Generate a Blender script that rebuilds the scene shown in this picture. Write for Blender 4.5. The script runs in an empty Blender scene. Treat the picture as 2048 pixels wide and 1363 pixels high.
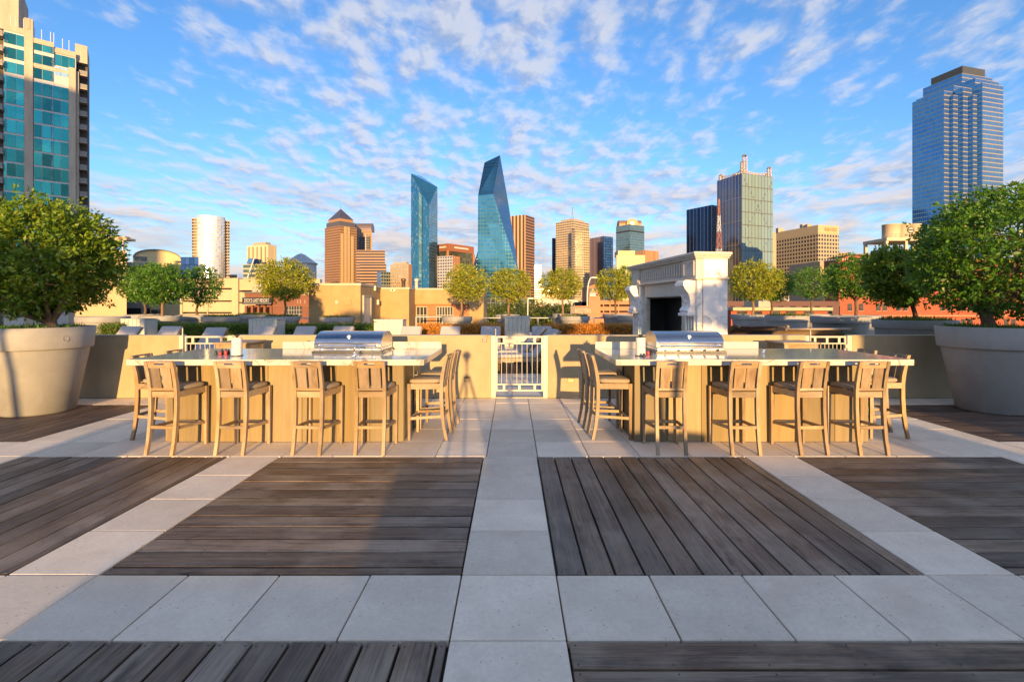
import bpy, bmesh, math, random
import numpy as np
from mathutils import Vector, Matrix
random.seed(7); RNG = np.random.default_rng(11)
scene = bpy.context.scene
COL = scene.collection
R = math.radians
# ---------------------------------------------------------------- camera
CX, HY, F, H = 1024.0, 609.0, 945.0, 1.787      # photo pixels of the horizon / focal length, eye height in metres
cam_d = bpy.data.cameras.new('camera'); cam = bpy.data.objects.new('camera', cam_d); COL.objects.link(cam)
cam.location = (0, 0, H); cam.rotation_euler = (R(90), 0, 0)
cam_d.sensor_width = 36; cam_d.lens = F / 2048 * 36
cam_d.shift_y = (HY - 681.5) / 2048
cam_d.clip_start = 0.05; cam_d.clip_end = 20000
scene.camera = cam
# ---------------------------------------------------------------- sun and sky
SUN_DIR = Vector((0.0942, -1.0, 0.1048)).normalized()          # towards the sun, low behind the camera
SUN_EL = math.asin(SUN_DIR.z)
sun_d = bpy.data.lights.new('sun', 'SUN'); sun_d.energy = 4.6; sun_d.angle = R(0.55); sun_d.color = (1.0, 0.60, 0.225)
sun = bpy.data.objects.new('sun', sun_d); COL.objects.link(sun)
sun.rotation_euler = (-SUN_DIR).to_track_quat('-Z', 'Y').to_euler()
world = bpy.data.worlds.new('World'); scene.world = world; world.use_nodes = True
def build_sky():
    nt = world.node_tree; nt.nodes.clear(); L = nt.links.new
    def N(t, **k):
        n = nt.nodes.new(t)
        for a, b in k.items(): setattr(n, a, b)
        return n
    def M(op, a, b=None, clamp=False):
        n = N('ShaderNodeMath', operation=op); n.use_clamp = clamp
        for i, v in enumerate((a, b)):
            if v is None: continue
            if isinstance(v, (int, float)): n.inputs[i].default_value = v
            else: L(v, n.inputs[i])
        return n.outputs[0]
    def ramp(v, a, b):
        n = N('ShaderNodeMapRange', interpolation_type='SMOOTHSTEP'); L(v, n.inputs[0])
        n.inputs[1].default_value = a; n.inputs[2].default_value = b
        return n.outputs[0]
    def mix(f, a, b, mode='MIX'):
        n = N('ShaderNodeMix', data_type='RGBA', blend_type=mode)
        for s, v in ((n.inputs[0], f), (n.inputs[6], a), (n.inputs[7], b)):
            if isinstance(v, (int, float)): s.default_value = v
            elif isinstance(v, tuple): s.default_value = v + (1,)
            else: L(v, s)
        return n.outputs[2]
    sky = N('ShaderNodeTexSky', sky_type='NISHITA', sun_disc=False, sun_elevation=SUN_EL,
            sun_rotation=math.atan2(SUN_DIR.x, SUN_DIR.y), altitude=150, air_density=1.0, dust_density=0.4, ozone_density=3.0)
    tc = N('ShaderNodeTexCoord'); sep = N('ShaderNodeSeparateXYZ'); L(tc.outputs['Generated'], sep.inputs[0])
    z = M('ABSOLUTE', sep.outputs[2]); zz = M('ADD', z, 0.11)
    comb = N('ShaderNodeCombineXYZ'); L(M('DIVIDE', sep.outputs[0], zz), comb.inputs[0]); L(M('DIVIDE', sep.outputs[1], zz), comb.inputs[1])
    def noise(scale, detail, rough, off, dist=0.0, sx=1, sy=1):
        mp = N('ShaderNodeMapping'); L(comb.outputs[0], mp.inputs[0]); mp.inputs['Location'].default_value = off
        mp.inputs['Scale'].default_value = (sx, sy, 1); mp.inputs['Rotation'].default_value = (0, 0, R(-24))
        n = N('ShaderNodeTexNoise'); L(mp.outputs[0], n.inputs[0]); n.inputs['Scale'].default_value = scale
        n.inputs['Detail'].default_value = detail; n.inputs['Roughness'].default_value = rough; n.inputs['Distortion'].default_value = dist
        return n.outputs[0]
    big = noise(0.62, 2.0, 0.5, (3.1, 7.7, 0))
    o = (1.3, 0.4, 0)
    puff = noise(7.4, 8.0, 0.56, o, 0.12, 1.0, 0.72)
    puff2 = noise(7.4, 6.0, 0.56, (o[0] + 0.015, o[1] - 0.045, 0), 0.12, 1.0, 0.72)
    wisp = noise(1.3, 6.0, 0.62, (9.2, 2.2, 0), 0.5, 1.0, 0.35)
    dens = M('ADD', M('ADD', M('MULTIPLY', puff, 0.72), M('MULTIPLY', big, 0.62)), M('MULTIPLY', wisp, 0.30))
    low = ramp(sep.outputs[2], 0.42, 0.02)
    dens = M('ADD', dens, M('MULTIPLY', low, 0.045))
    mask = ramp(dens, CLOUD_A, CLOUD_B)
    lit = M('ADD', M('MULTIPLY', M('SUBTRACT', puff, puff2), 5.5), 0.62, True)
    core = ramp(dens, CLOUD_A + 0.04, CLOUD_B + 0.14)                # thick cloud is greyer underneath
    lit = M('SUBTRACT', lit, M('MULTIPLY', core, 0.30), True)
    hs = N('ShaderNodeHueSaturation'); L(sky.outputs[0], hs.inputs['Color']); hs.inputs['Saturation'].default_value = SKY_SAT; hs.inputs['Value'].default_value = SKY_VAL
    base = mix(1.0, hs.outputs[0], SKY_TINT, 'MULTIPLY')
    base = mix(M('MULTIPLY', ramp(sep.outputs[2], 0.22, 0.0), 0.75), base, HORIZON)
    hi = mix(low, CLOUD_HI, CLOUD_HI_LOW); sh = CLOUD_SH
    cl = mix(lit, sh, hi)
    # clouds scatter forward: the unseen sunward sky is boosted to add warm fill
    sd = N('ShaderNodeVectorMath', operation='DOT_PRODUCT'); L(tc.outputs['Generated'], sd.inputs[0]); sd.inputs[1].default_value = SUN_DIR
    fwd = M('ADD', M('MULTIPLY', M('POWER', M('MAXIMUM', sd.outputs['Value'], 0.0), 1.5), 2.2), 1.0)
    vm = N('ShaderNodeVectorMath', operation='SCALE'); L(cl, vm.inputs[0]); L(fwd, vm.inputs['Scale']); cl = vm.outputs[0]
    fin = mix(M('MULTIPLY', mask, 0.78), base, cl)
    # long banks of cloud low over the horizon
    az = M('ARCTAN2', sep.outputs[0], sep.outputs[1])
    def bank(dz):
        c2 = N('ShaderNodeCombineXYZ'); L(M('MULTIPLY', az, 2.6), c2.inputs[0]); L(M('MULTIPLY', M('ADD', z, dz), 13.0), c2.inputs[1]); c2.inputs[2].default_value = 4.4
        n = N('ShaderNodeTexNoise'); L(c2.outputs[0], n.inputs[0]); n.inputs['Scale'].default_value = 1.5; n.inputs['Detail'].default_value = 7; n.inputs['Roughness'].default_value = 0.58; n.inputs['Distortion'].default_value = 0.3
        return n.outputs[0]
    b1, b2 = bank(0.0), bank(0.012)
    win = M('MULTIPLY', ramp(sep.outputs[2], 0.30, 0.12), ramp(sep.outputs[2], -0.02, 0.03))
    bm = M('MULTIPLY', ramp(b1, 0.44, 0.60), win)
    bl = M('ADD', M('MULTIPLY', M('SUBTRACT', b1, b2), 7.0), 0.42, True)
    fin = mix(M('MULTIPLY', bm, 0.80), fin, mix(bl, BANK_SH, BANK_HI))
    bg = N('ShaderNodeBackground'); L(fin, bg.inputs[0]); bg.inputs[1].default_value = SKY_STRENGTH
    out = N('ShaderNodeOutputWorld'); L(bg.outputs[0], out.inputs[0])
SKY_STRENGTH = 0.15; SKY_SAT = 1.08; SKY_VAL = 1.06; SKY_TINT = (1.02, 1.0, 1.12)
CLOUD_A, CLOUD_B = 0.730, 0.97
BANK_SH = (1.25, 1.45, 1.9); BANK_HI = (2.6, 2.15, 1.95); CLOUD_HI = (2.45, 2.4, 2.45); CLOUD_HI_LOW = (2.7, 2.3, 2.1); CLOUD_SH = (1.2, 1.42, 2.0); HORIZON = (1.5, 2.1, 2.7)
build_sky()
scene.view_settings.view_transform = 'Standard'; scene.view_settings.look = 'None'
scene.view_settings.exposure = 1.2; scene.view_settings.gamma = 1.0
scene.render.engine = 'CYCLES'
# ---------------------------------------------------------------- helpers
def P(x, y, Z): return Vector(((x - CX) / F * Z, Z, H - (y - HY) / F * Z))      # photo pixel at depth Z -> place
def PX(x, Z): return (x - CX) / F * Z
def PZ(y, Z): return H - (y - HY) / F * Z
def tag(o, label=None, cat=None, group=None, kind=None):
    if label: o['label'] = label
    if cat: o['category'] = cat
    if group: o['group'] = group
    if kind: o['kind'] = kind
    return o
def thing(name, label, cat, loc=(0, 0, 0), rz=0.0, group=None):
    o = bpy.data.objects.new(name, None); COL.objects.link(o)
    o.empty_display_size = 0.2; o.location = loc; o.rotation_euler = (0, 0, rz)
    return tag(o, label, cat, group)
def link(name, me, parent=None, loc=(0, 0, 0), rot=(0, 0, 0), scale=(1, 1, 1)):
    o = bpy.data.objects.new(name, me); COL.objects.link(o); o.parent = parent
    o.location = loc; o.rotation_euler = rot; o.scale = scale
    return o
def copy_tree(src, parent=None, loc=None, rz=None, label=None, group=None):
    c = src.copy(); COL.objects.link(c); c.parent = parent
    for ch in list(src.children): copy_tree(ch, c)
    if loc is not None: c.location = loc
    if rz is not None: c.rotation_euler = (0, 0, rz)
    if label: c['label'] = label
    if group: c['group'] = group
    return c
class MB:
    """collects shapes and links them as one mesh"""
    def __init__(s): s.v = []; s.f = []; s.m = []; s.uv = {}; s.sm = []
    def add(s, vs, fs, mi=0, smooth=False):
        b = len(s.v); s.v += [tuple(q) for q in vs]
        for f in fs: s.f.append([b + i for i in f]); s.m.append(mi); s.sm.append(smooth)
        return s
    def quad(s, a, b, c, d, mi=0, uv=None):
        s.add([a, b, c, d], [(0, 1, 2, 3)], mi)
        if uv: s.uv[len(s.f) - 1] = uv
        return s
    def box(s, x0, x1, y0, y1, z0, z1, mi=0, M=None, c=0.0):
        if c > 0:
            vs = []; fs = []
            bm = bmesh.new(); bmesh.ops.create_cube(bm, size=1)
            for v in bm.verts: v.co = Vector(((x0 + x1) / 2 + v.co.x * (x1 - x0), (y0 + y1) / 2 + v.co.y * (y1 - y0), (z0 + z1) / 2 + v.co.z * (z1 - z0)))
            bmesh.ops.bevel(bm, geom=list(bm.edges), offset=c, segments=1, affect='EDGES')
            bm.verts.index_update(); vs = [v.co.copy() for v in bm.verts]; fs = [[v.index for v in f.verts] for f in bm.faces]; bm.free()
        else:
            vs = [Vector(q) for q in ((x0, y0, z0), (x1, y0, z0), (x1, y1, z0), (x0, y1, z0), (x0, y0, z1), (x1, y0, z1), (x1, y1, z1), (x0, y1, z1))]
            fs = [(0, 3, 2, 1), (4, 5, 6, 7), (0, 1, 5, 4), (1, 2, 6, 5), (2, 3, 7, 6), (3, 0, 4, 7)]
        if M is not None: vs = [M @ q for q in vs]
        return s.add(vs, fs, mi)
    def bar(s, a, b, w, d, mi=0, w2=None, d2=None, c=0.0, up=None):
        """tapered square bar from a to b"""
        a = Vector(a); b = Vector(b); z = (b - a).normalized()
        ref = Vector(up) if up is not None else (Vector((0, 1, 0)) if abs(z.z) > 0.7 else Vector((0, 0, 1)))
        x = ref.cross(z).normalized(); y = z.cross(x)
        w2 = w if w2 is None else w2; d2 = d if d2 is None else d2
        vs = []
        for q, ww, dd in ((a, w, d), (b, w2, d2)):
            for i, j in ((-1, -1), (1, -1), (1, 1), (-1, 1)): vs.append(q + x * (i * ww / 2) + y * (j * dd / 2))
        return s.add(vs, [(0, 3, 2, 1), (4, 5, 6, 7), (0, 1, 5, 4), (1, 2, 6, 5), (2, 3, 7, 6), (3, 0, 4, 7)], mi)
    def tube(s, path, r, n=8, mi=0, cap=True):
        path = [Vector(q) for q in path]; k = len(path)
        rs = r if isinstance(r, (list, tuple)) else [r] * k
        rings = []; px = None
        for i, q in enumerate(path):
            t = (path[min(i + 1, k - 1)] - path[max(i - 1, 0)]).normalized()
            if px is None:
                ref = Vector((0, 0, 1)) if abs(t.z) < 0.9 else Vector((1, 0, 0)); px = ref.cross(t).normalized()
            else: px = (px - t * px.dot(t)).normalized()
            py = t.cross(px)
            rings.append([q + (px * math.cos(2 * math.pi * j / n) + py * math.sin(2 * math.pi * j / n)) * rs[i] for j in range(n)])
        vs = [q for rr in rings for q in rr]
        fs = [(i * n + j, i * n + (j + 1) % n, (i + 1) * n + (j + 1) % n, (i + 1) * n + j) for i in range(k - 1) for j in range(n)]
        s.add(vs, fs, mi, True)
        if cap: s.add(rings[0][::-1], [tuple(range(n))], mi); s.add(rings[-1], [tuple(range(n))], mi)
        return s
    def lathe(s, prof, n=32, c=(0, 0, 0), mi=0, smooth=True, a0=0.0):
        vs = [(c[0] + r * math.cos(a0 + 2 * math.pi * j / n), c[1] + r * math.sin(a0 + 2 * math.pi * j / n), c[2] + z) for r, z in prof for j in range(n)]
        fs = [(i * n + j, i * n + (j + 1) % n, (i + 1) * n + (j + 1) % n, (i + 1) * n + j) for i in range(len(prof) - 1) for j in range(n)]
        return s.add(vs, fs, mi, smooth)
    def prism(s, pts, z0, z1, mi=0, cap_mi=None, uvs=True, u0=0.0):
        """vertical prism on a counter-clockwise footprint, walls carry uv in metres"""
        n = len(pts); u = u0
        for i in range(n):
            a = pts[i]; b = pts[(i + 1) % n]; l = math.hypot(b[0] - a[0], b[1] - a[1])
            s.quad((a[0], a[1], z0), (b[0], b[1], z0), (b[0], b[1], z1), (a[0], a[1], z1), mi, ((u, z0), (u + l, z0), (u + l, z1), (u, z1)))
            u = u + l
        s.add([(p[0], p[1], z1) for p in pts], [tuple(range(n))], mi if cap_mi is None else cap_mi)
        return s
    def extrude(s, prof, axis, a, b, mi=0, smooth=False):
        """closed 2d profile pushed along x or y"""
        n = len(prof)
        f = (lambda p, t: (t, p[0], p[1])) if axis == 'x' else ((lambda p, t: (p[0], t, p[1])) if axis == 'y' else (lambda p, t: (p[0], p[1], t)))
        vs = [f(p, a) for p in prof] + [f(p, b) for p in prof]
        s.add(vs, [(i, (i + 1) % n, n + (i + 1) % n, n + i) for i in range(n)], mi, smooth)
        s.add([f(p, a) for p in prof][::-1], [tuple(range(n))], mi); s.add([f(p, b) for p in prof], [tuple(range(n))], mi)
        return s
    def mesh(s, name, mats, fix=True):
        me = bpy.data.meshes.new(name); me.from_pydata(s.v, [], s.f)
        for m in (mats if isinstance(mats, (list, tuple)) else [mats]): me.materials.append(m)
        me.polygons.foreach_set('material_index', s.m); me.polygons.foreach_set('use_smooth', s.sm)
        if s.uv:
            l = me.uv_layers.new(name='UVMap')
            for fi, uv in s.uv.items():
                for k, li in enumerate(me.polygons[fi].loop_indices): l.data[li].uv = uv[k]
        if fix:
            bm = bmesh.new(); bm.from_mesh(me); bmesh.ops.recalc_face_normals(bm, faces=bm.faces); bm.to_mesh(me); bm.free()
        me.update(); return me
    def build(s, name, mats, parent=None, loc=(0, 0, 0), rot=(0, 0, 0), fix=True): return link(name, s.mesh(name, mats, fix), parent, loc, rot)
def boxpart(name, mat, parent, x0, x1, y0, y1, z0, z1, c=0.0): return MB().box(x0, x1, y0, y1, z0, z1, c=c).build(name, mat, parent)
# ---------------------------------------------------------------- materials
class NT:
    def __init__(s, name):
        s.m = bpy.data.materials.new(name); s.m.use_nodes = True; s.t = s.m.node_tree
        s.b = s.t.nodes['Principled BSDF']; s.out = s.t.nodes['Material Output']
    def n(s, t, **k):
        q = s.t.nodes.new(t)
        for a, b in k.items(): setattr(q, a, b)
        return q
    def l(s, a, b): s.t.links.new(a, b)
    def put(s, sock, v):
        if v is None: return
        if isinstance(v, (int, float)): sock.default_value = v
        elif isinstance(v, tuple): sock.default_value = v + (1,) if len(v) == 3 and sock.type == 'RGBA' else v
        else: s.l(v, sock)
    def math(s, op, a, b=None, c=None, clamp=False):
        q = s.n('ShaderNodeMath', operation=op); q.use_clamp = clamp
        for i, v in enumerate((a, b, c)): s.put(q.inputs[i], v)
        return q.outputs[0]
    def mix(s, f, a, b, mode='MIX'):
        q = s.n('ShaderNodeMix', data_type='RGBA', blend_type=mode)
        s.put(q.inputs[0], f); s.put(q.inputs[6], a); s.put(q.inputs[7], b); return q.outputs[2]
    def ramp(s, v, a, b, lo=0.0, hi=1.0, smooth=False):
        q = s.n('ShaderNodeMapRange', interpolation_type='SMOOTHSTEP' if smooth else 'LINEAR'); s.l(v, q.inputs[0])
        for i, x in enumerate((a, b, lo, hi)): q.inputs[i + 1].default_value = x
        return q.outputs[0]
    def coords(s, kind='Object', scale=(1, 1, 1), rand=0.0):
        tc = s.n('ShaderNodeTexCoord'); v = tc.outputs[kind]
        if rand:
            oi = s.n('ShaderNodeObjectInfo'); mv = s.n('ShaderNodeVectorMath', operation='SCALE')
            cb = s.n('ShaderNodeCombineXYZ'); s.l(oi.outputs['Random'], cb.inputs[0])
            s.l(s.math('FRACT', s.math('MULTIPLY', oi.outputs['Random'], 17.31)), cb.inputs[1]); s.l(s.math('FRACT', s.math('MULTIPLY', oi.outputs['Random'], 91.7)), cb.inputs[2])
            s.l(cb.outputs[0], mv.inputs[0]); mv.inputs['Scale'].default_value = rand
            ad = s.n('ShaderNodeVectorMath', operation='ADD'); s.l(v, ad.inputs[0]); s.l(mv.outputs[0], ad.inputs[1]); v = ad.outputs[0]
        if scale != (1, 1, 1):
            mp = s.n('ShaderNodeMapping'); s.l(v, mp.inputs[0]); mp.inputs['Scale'].default_value = scale; v = mp.outputs[0]
        return v
    def rnd(s): return s.n('ShaderNodeObjectInfo').outputs['Random']
    def noise(s, v, scale, detail=4, rough=0.55, dist=0.0):
        q = s.n('ShaderNodeTexNoise'); s.l(v, q.inputs[0]); q.inputs['Scale'].default_value = scale
        q.inputs['Detail'].default_value = detail; q.inputs['Roughness'].default_value = rough; q.inputs['Distortion'].default_value = dist
        return q.outputs[0]
    def voro(s, v, scale):
        q = s.n('ShaderNodeTexVoronoi'); s.l(v, q.inputs[0]); q.inputs['Scale'].default_value = scale; return q
    def bump(s, h, strength=0.2, dist=0.01):
        q = s.n('ShaderNodeBump'); s.l(h, q.inputs['Height']); q.inputs['Strength'].default_value = strength; q.inputs['Distance'].default_value = dist
        s.l(q.outputs[0], s.b.inputs['Normal'])
    def set(s, col=None, rough=None, metal=None, spec=None, **k):
        s.put(s.b.inputs['Base Color'], col); s.put(s.b.inputs['Roughness'], rough); s.put(s.b.inputs['Metallic'], metal); s.put(s.b.inputs['Specular IOR Level'], spec)
        for a, b in k.items(): s.put(s.b.inputs[a.replace('_', ' ')], b)
        return s.m
ALB = 0.73       # overall paint and masonry lightness
def plain(name, col, rough=0.6, metal=0.0, var=0.12, scale=3.0, bump=0.0, bscale=60, rand=3.0, spec=None):
    t = NT(name); v = t.coords(rand=rand); a = t.noise(v, scale, 5, 0.6)
    f = t.ramp(a, 0.3, 0.7, 1 - var, 1 + var)
    if metal < 0.5 and max(col) > 0.2: col = tuple(x * ALB for x in col)
    m = t.n('ShaderNodeVectorMath', operation='SCALE'); m.inputs[0].default_value = col; t.l(f, m.inputs['Scale'])
    t.set(m.outputs[0], t.ramp(a, 0.3, 0.7, max(rough - 0.07, 0.02), min(rough + 0.07, 1)), metal, spec)
    if bump: t.bump(t.noise(v, bscale, 4, 0.6), bump, 0.004)
    return t.m
def wood(name, dark, light, grain=22.0, rough=0.65, along=(1.2, 1, 1), bump=0.25, weather=None, deck=False):
    """grain runs along local x (along stretches it)"""
    t = NT(name); v = t.coords(scale=along, rand=9.0)
    g = t.noise(v, grain, 6, 0.65, 0.6); b = t.noise(v, grain * 0.16, 3, 0.5, 0.8)
    fine = t.noise(v, grain * 4, 2, 0.6)
    f = t.math('ADD', t.math('MULTIPLY', g, 0.65), t.math('MULTIPLY', b, 0.35))
    col = t.mix(t.ramp(f, 0.38, 0.62), dark, light)
    if deck:
        kn = t.noise(t.coords(scale=(0.35, 1, 1), rand=7.0), 7.0, 3, 0.6, 1.2); col = t.mix(t.ramp(kn, 0.58, 0.70, 0, 0.75), col, tuple(x * 0.55 for x in dark))
    if weather:
        w = t.noise(t.coords(rand=5.0), 1.7, 5, 0.6); col = t.mix(t.ramp(w, 0.44, 0.66, 0, 0.8 if not deck else 0.62), col, weather)
    if deck:
        ln = t.noise(t.coords(scale=(0.02, 1, 1), rand=4.0), 120, 3, 0.7); col = t.mix(t.ramp(ln, 0.52, 0.66, 0, 0.55), col, tuple(x * 0.35 for x in dark))
        pale = t.noise(t.coords(scale=(0.10, 1, 1), rand=2.0), 14, 5, 0.7, 0.4); col = t.mix(t.ramp(pale, 0.55, 0.72, 0, 0.5), col, (0.33, 0.268, 0.205))
    r = t.rnd(); sc = t.n('ShaderNodeHueSaturation'); t.l(col, sc.inputs['Color']); t.l(t.ramp(r, 0, 1, 0.62 if deck else 0.68, 1.36 if deck else 1.28), sc.inputs['Value'])
    t.l(t.ramp(t.math('FRACT', t.math('MULTIPLY', r, 7.77)), 0, 1, 0.85, 1.15), sc.inputs['Saturation'])
    t.set(sc.outputs[0], t.ramp(f, 0.3, 0.7, rough - 0.12, rough + 0.1))
    t.bump(t.math('ADD', f, t.math('MULTIPLY', fine, 0.3)), bump, 0.003)
    return t.m
def marble(name, base, vein, rough=0.25, scale=1.4, soft=None):
    t = NT(name); v = t.coords(rand=4.0)
    d = t.noise(v, scale, 6, 0.6, 1.6); w = t.math('ABSOLUTE', t.math('SUBTRACT', d, 0.5)); ln = t.ramp(w, 0.0, 0.030, 1, 0)
    brk = t.ramp(t.noise(v, scale * 1.3, 2), 0.42, 0.62)
    cl = t.noise(v, scale * 0.9, 5, 0.6, 0.5)
    col = t.mix(t.ramp(cl, 0.35, 0.75, 0, 0.55), base, soft or tuple(c * 0.82 for c in base))
    col = t.mix(t.math('MULTIPLY', ln, t.math('MULTIPLY', brk, 0.95)), col, vein)
    t.set(col, rough); return t.m
def stucco(name, col, var=0.13, streak=None, bump=0.35):
    t = NT(name); v = t.coords(); a = t.noise(v, 1.6, 6, 0.65); g = t.noise(v, 160, 3, 0.6)
    st = t.noise(t.coords(scale=(3.0, 3.0, 0.35)), 1.6, 4, 0.6)
    c = t.mix(t.ramp(a, 0.3, 0.7), tuple(x * (1 - var) for x in col), tuple(min(x * (1 + var), 1) for x in col))
    c = t.mix(t.ramp(st, 0.50, 0.74, 0, 0.5), c, streak or tuple(x * 0.78 for x in col))
    t.set(c, 0.85); t.bump(g, bump, 0.002); return t.m
def facade(name, wall, glass, bay, flr, wf, hf, grough=0.12, gmetal=0.85, wrough=0.7, gvar=0.35, band=None, wmetal=0.0, lit=None):
    """curtain wall too far away to pick its windows apart; uv in metres"""
    wall = tuple(x * ALB for x in wall)
    t = NT(name); uv = t.n('ShaderNodeUVMap'); sp = t.n('ShaderNodeSeparateXYZ'); t.l(uv.outputs[0], sp.inputs[0])
    a = t.math('DIVIDE', sp.outputs[0], bay); b = t.math('DIVIDE', sp.outputs[1], flr)
    mu = t.math('LESS_THAN', t.math('ABSOLUTE', t.math('SUBTRACT', t.math('FRACT', a), 0.5)), wf / 2)
    mv = t.math('LESS_THAN', t.math('ABSOLUTE', t.math('SUBTRACT', t.math('FRACT', b), 0.5)), hf / 2)
    win = t.math('MULTIPLY', mu, mv)
    wn = t.n('ShaderNodeTexWhiteNoise', noise_dimensions='2D'); cb = t.n('ShaderNodeCombineXYZ'); t.l(t.math('FLOOR', a), cb.inputs[0]); t.l(t.math('FLOOR', b), cb.inputs[1]); t.l(cb.outputs[0], wn.inputs[0])
    hs = t.n('ShaderNodeHueSaturation'); hs.inputs['Color'].default_value = glass + (1,); t.l(t.ramp(wn.outputs[0], 0, 1, 1 - gvar, 1 + gvar), hs.inputs['Value'])
    g = hs.outputs[0]
    big = t.noise(t.coords(), 0.03, 3)
    wc = t.mix(t.ramp(big, 0.35, 0.65), tuple(x * 0.92 for x in wall), wall)
    if lit:
        g = t.mix(t.math('GREATER_THAN', wn.outputs[0], 0.88), g, lit)
    t.set(t.mix(win, wc, g), t.ramp(win, 0, 1, wrough, grough), t.ramp(win, 0, 1, wmetal, gmetal)); return t.m
def leafmat(name, c1, c2, c3=None, trans=0.35, rough=0.42):
    t = NT(name); at = t.n('ShaderNodeAttribute', attribute_name='leafrand'); r = at.outputs['Fac']
    col = t.mix(t.ramp(r, 0.0, 0.8), c1, c2)
    if c3: col = t.mix(t.ramp(r, 0.90, 0.94), col, c3)
    t.set(col, rough); tr = t.n('ShaderNodeBsdfTranslucent'); t.l(t.mix(0.5, col, (0.30, 0.36, 0.03)), tr.inputs[0])
    mx = t.n('ShaderNodeMixShader'); mx.inputs[0].default_value = trans; t.l(t.b.outputs[0], mx.inputs[1]); t.l(tr.outputs[0], mx.inputs[2]); t.l(mx.outputs[0], t.out.inputs[0])
    return t.m
def glassmat(name, col=(0.9, 0.97, 0.95), rough=0.0):
    t = NT(name); t.set(col, rough, 0.0, None, Transmission_Weight=1.0, IOR=1.1); return t.m
MT = {}
MT['deck'] = wood('deck_wood', (0.052, 0.033, 0.020), (0.215, 0.155, 0.105), 40, 0.55, (0.04, 1, 1), 0.7, weather=(0.285, 0.232, 0.178), deck=True)
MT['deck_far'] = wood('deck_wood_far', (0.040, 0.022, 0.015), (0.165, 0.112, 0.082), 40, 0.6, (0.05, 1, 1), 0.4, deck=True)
MT['teak'] = wood('teak', (0.190, 0.124, 0.062), (0.345, 0.245, 0.140), 30, 0.6, (0.5, 1, 0.12), 0.15, weather=(0.38, 0.30, 0.215))
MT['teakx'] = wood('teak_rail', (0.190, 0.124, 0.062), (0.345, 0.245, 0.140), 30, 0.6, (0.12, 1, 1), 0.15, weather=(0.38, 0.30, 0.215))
MT['teak_dark'] = wood('teak_slat', (0.165, 0.104, 0.056), (0.310, 0.215, 0.125), 30, 0.6, (1, 1, 0.12), 0.15, weather=(0.28, 0.225, 0.17))
MT['stucco'] = stucco('stucco', (0.345, 0.278, 0.170))
MT['stucco_warm'] = stucco('stucco_warm', (0.360, 0.245, 0.112))
MT['cap'] = plain('wall_cap', (0.56, 0.50, 0.38), 0.7)
MT['base_panel'] = wood('bar_panel', (0.190, 0.140, 0.066), (0.255, 0.195, 0.098), 16, 0.55, (1, 1, 0.06), 0.08)
MT['counter'] = marble('counter_marble', (0.50, 0.485, 0.45), (0.22, 0.17, 0.12), 0.10, 1.3, soft=(0.42, 0.41, 0.39))
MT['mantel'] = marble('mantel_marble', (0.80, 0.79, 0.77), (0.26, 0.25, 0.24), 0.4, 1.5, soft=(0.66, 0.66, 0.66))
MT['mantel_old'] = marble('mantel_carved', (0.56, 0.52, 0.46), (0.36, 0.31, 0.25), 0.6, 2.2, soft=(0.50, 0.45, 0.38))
MT['hood'] = plain('hood_steel', (0.36, 0.39, 0.44), 0.20, 1.0, 0.05)
MT['steel'] = plain('brushed_steel', (0.60, 0.60, 0.61), 0.24, 1.0, 0.05)
MT['steel_dark'] = plain('dark_steel', (0.12, 0.12, 0.12), 0.35, 0.8)
MT['chrome'] = plain('chrome', (0.80, 0.81, 0.83), 0.07, 1.0, 0.02)
MT['white_metal'] = plain('white_painted_metal', (0.64, 0.60, 0.52), 0.4, 0.0, 0.05)
MT['white_board'] = plain('white_board', (0.68, 0.67, 0.58), 0.55, 0.0, 0.08, 2.0)
MT['black'] = plain('black_plastic', (0.015, 0.015, 0.016), 0.4)
MT['soot'] = plain('soot_black', (0.008, 0.008, 0.009), 0.5)
MT['red'] = plain('red_plastic', (0.55, 0.02, 0.02), 0.35)
MT['paper'] = plain('paper_white', (0.80, 0.79, 0.77), 0.85, 0, 0.04)
MT['cushion'] = plain('seat_cushion', (0.42, 0.345, 0.255), 0.9, 0, 0.06, 6, 0.2, 400)
MT['mattress'] = plain('lounger_mattress', (0.52, 0.50, 0.50), 0.9, 0, 0.06, 4, 0.2, 300)
MT['soil'] = plain('soil', (0.07, 0.045, 0.03), 0.95, 0, 0.4, 20)
MT['bark'] = plain('bark', (0.20, 0.13, 0.075), 0.9, 0, 0.35, 18, 0.6, 60)
MT['bark_dark'] = plain('bark_dark', (0.11, 0.075, 0.05), 0.9, 0, 0.35, 18, 0.6, 60)
MT['rail'] = plain('painted_rail', (0.55, 0.57, 0.58), 0.45, 0.2)
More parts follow.
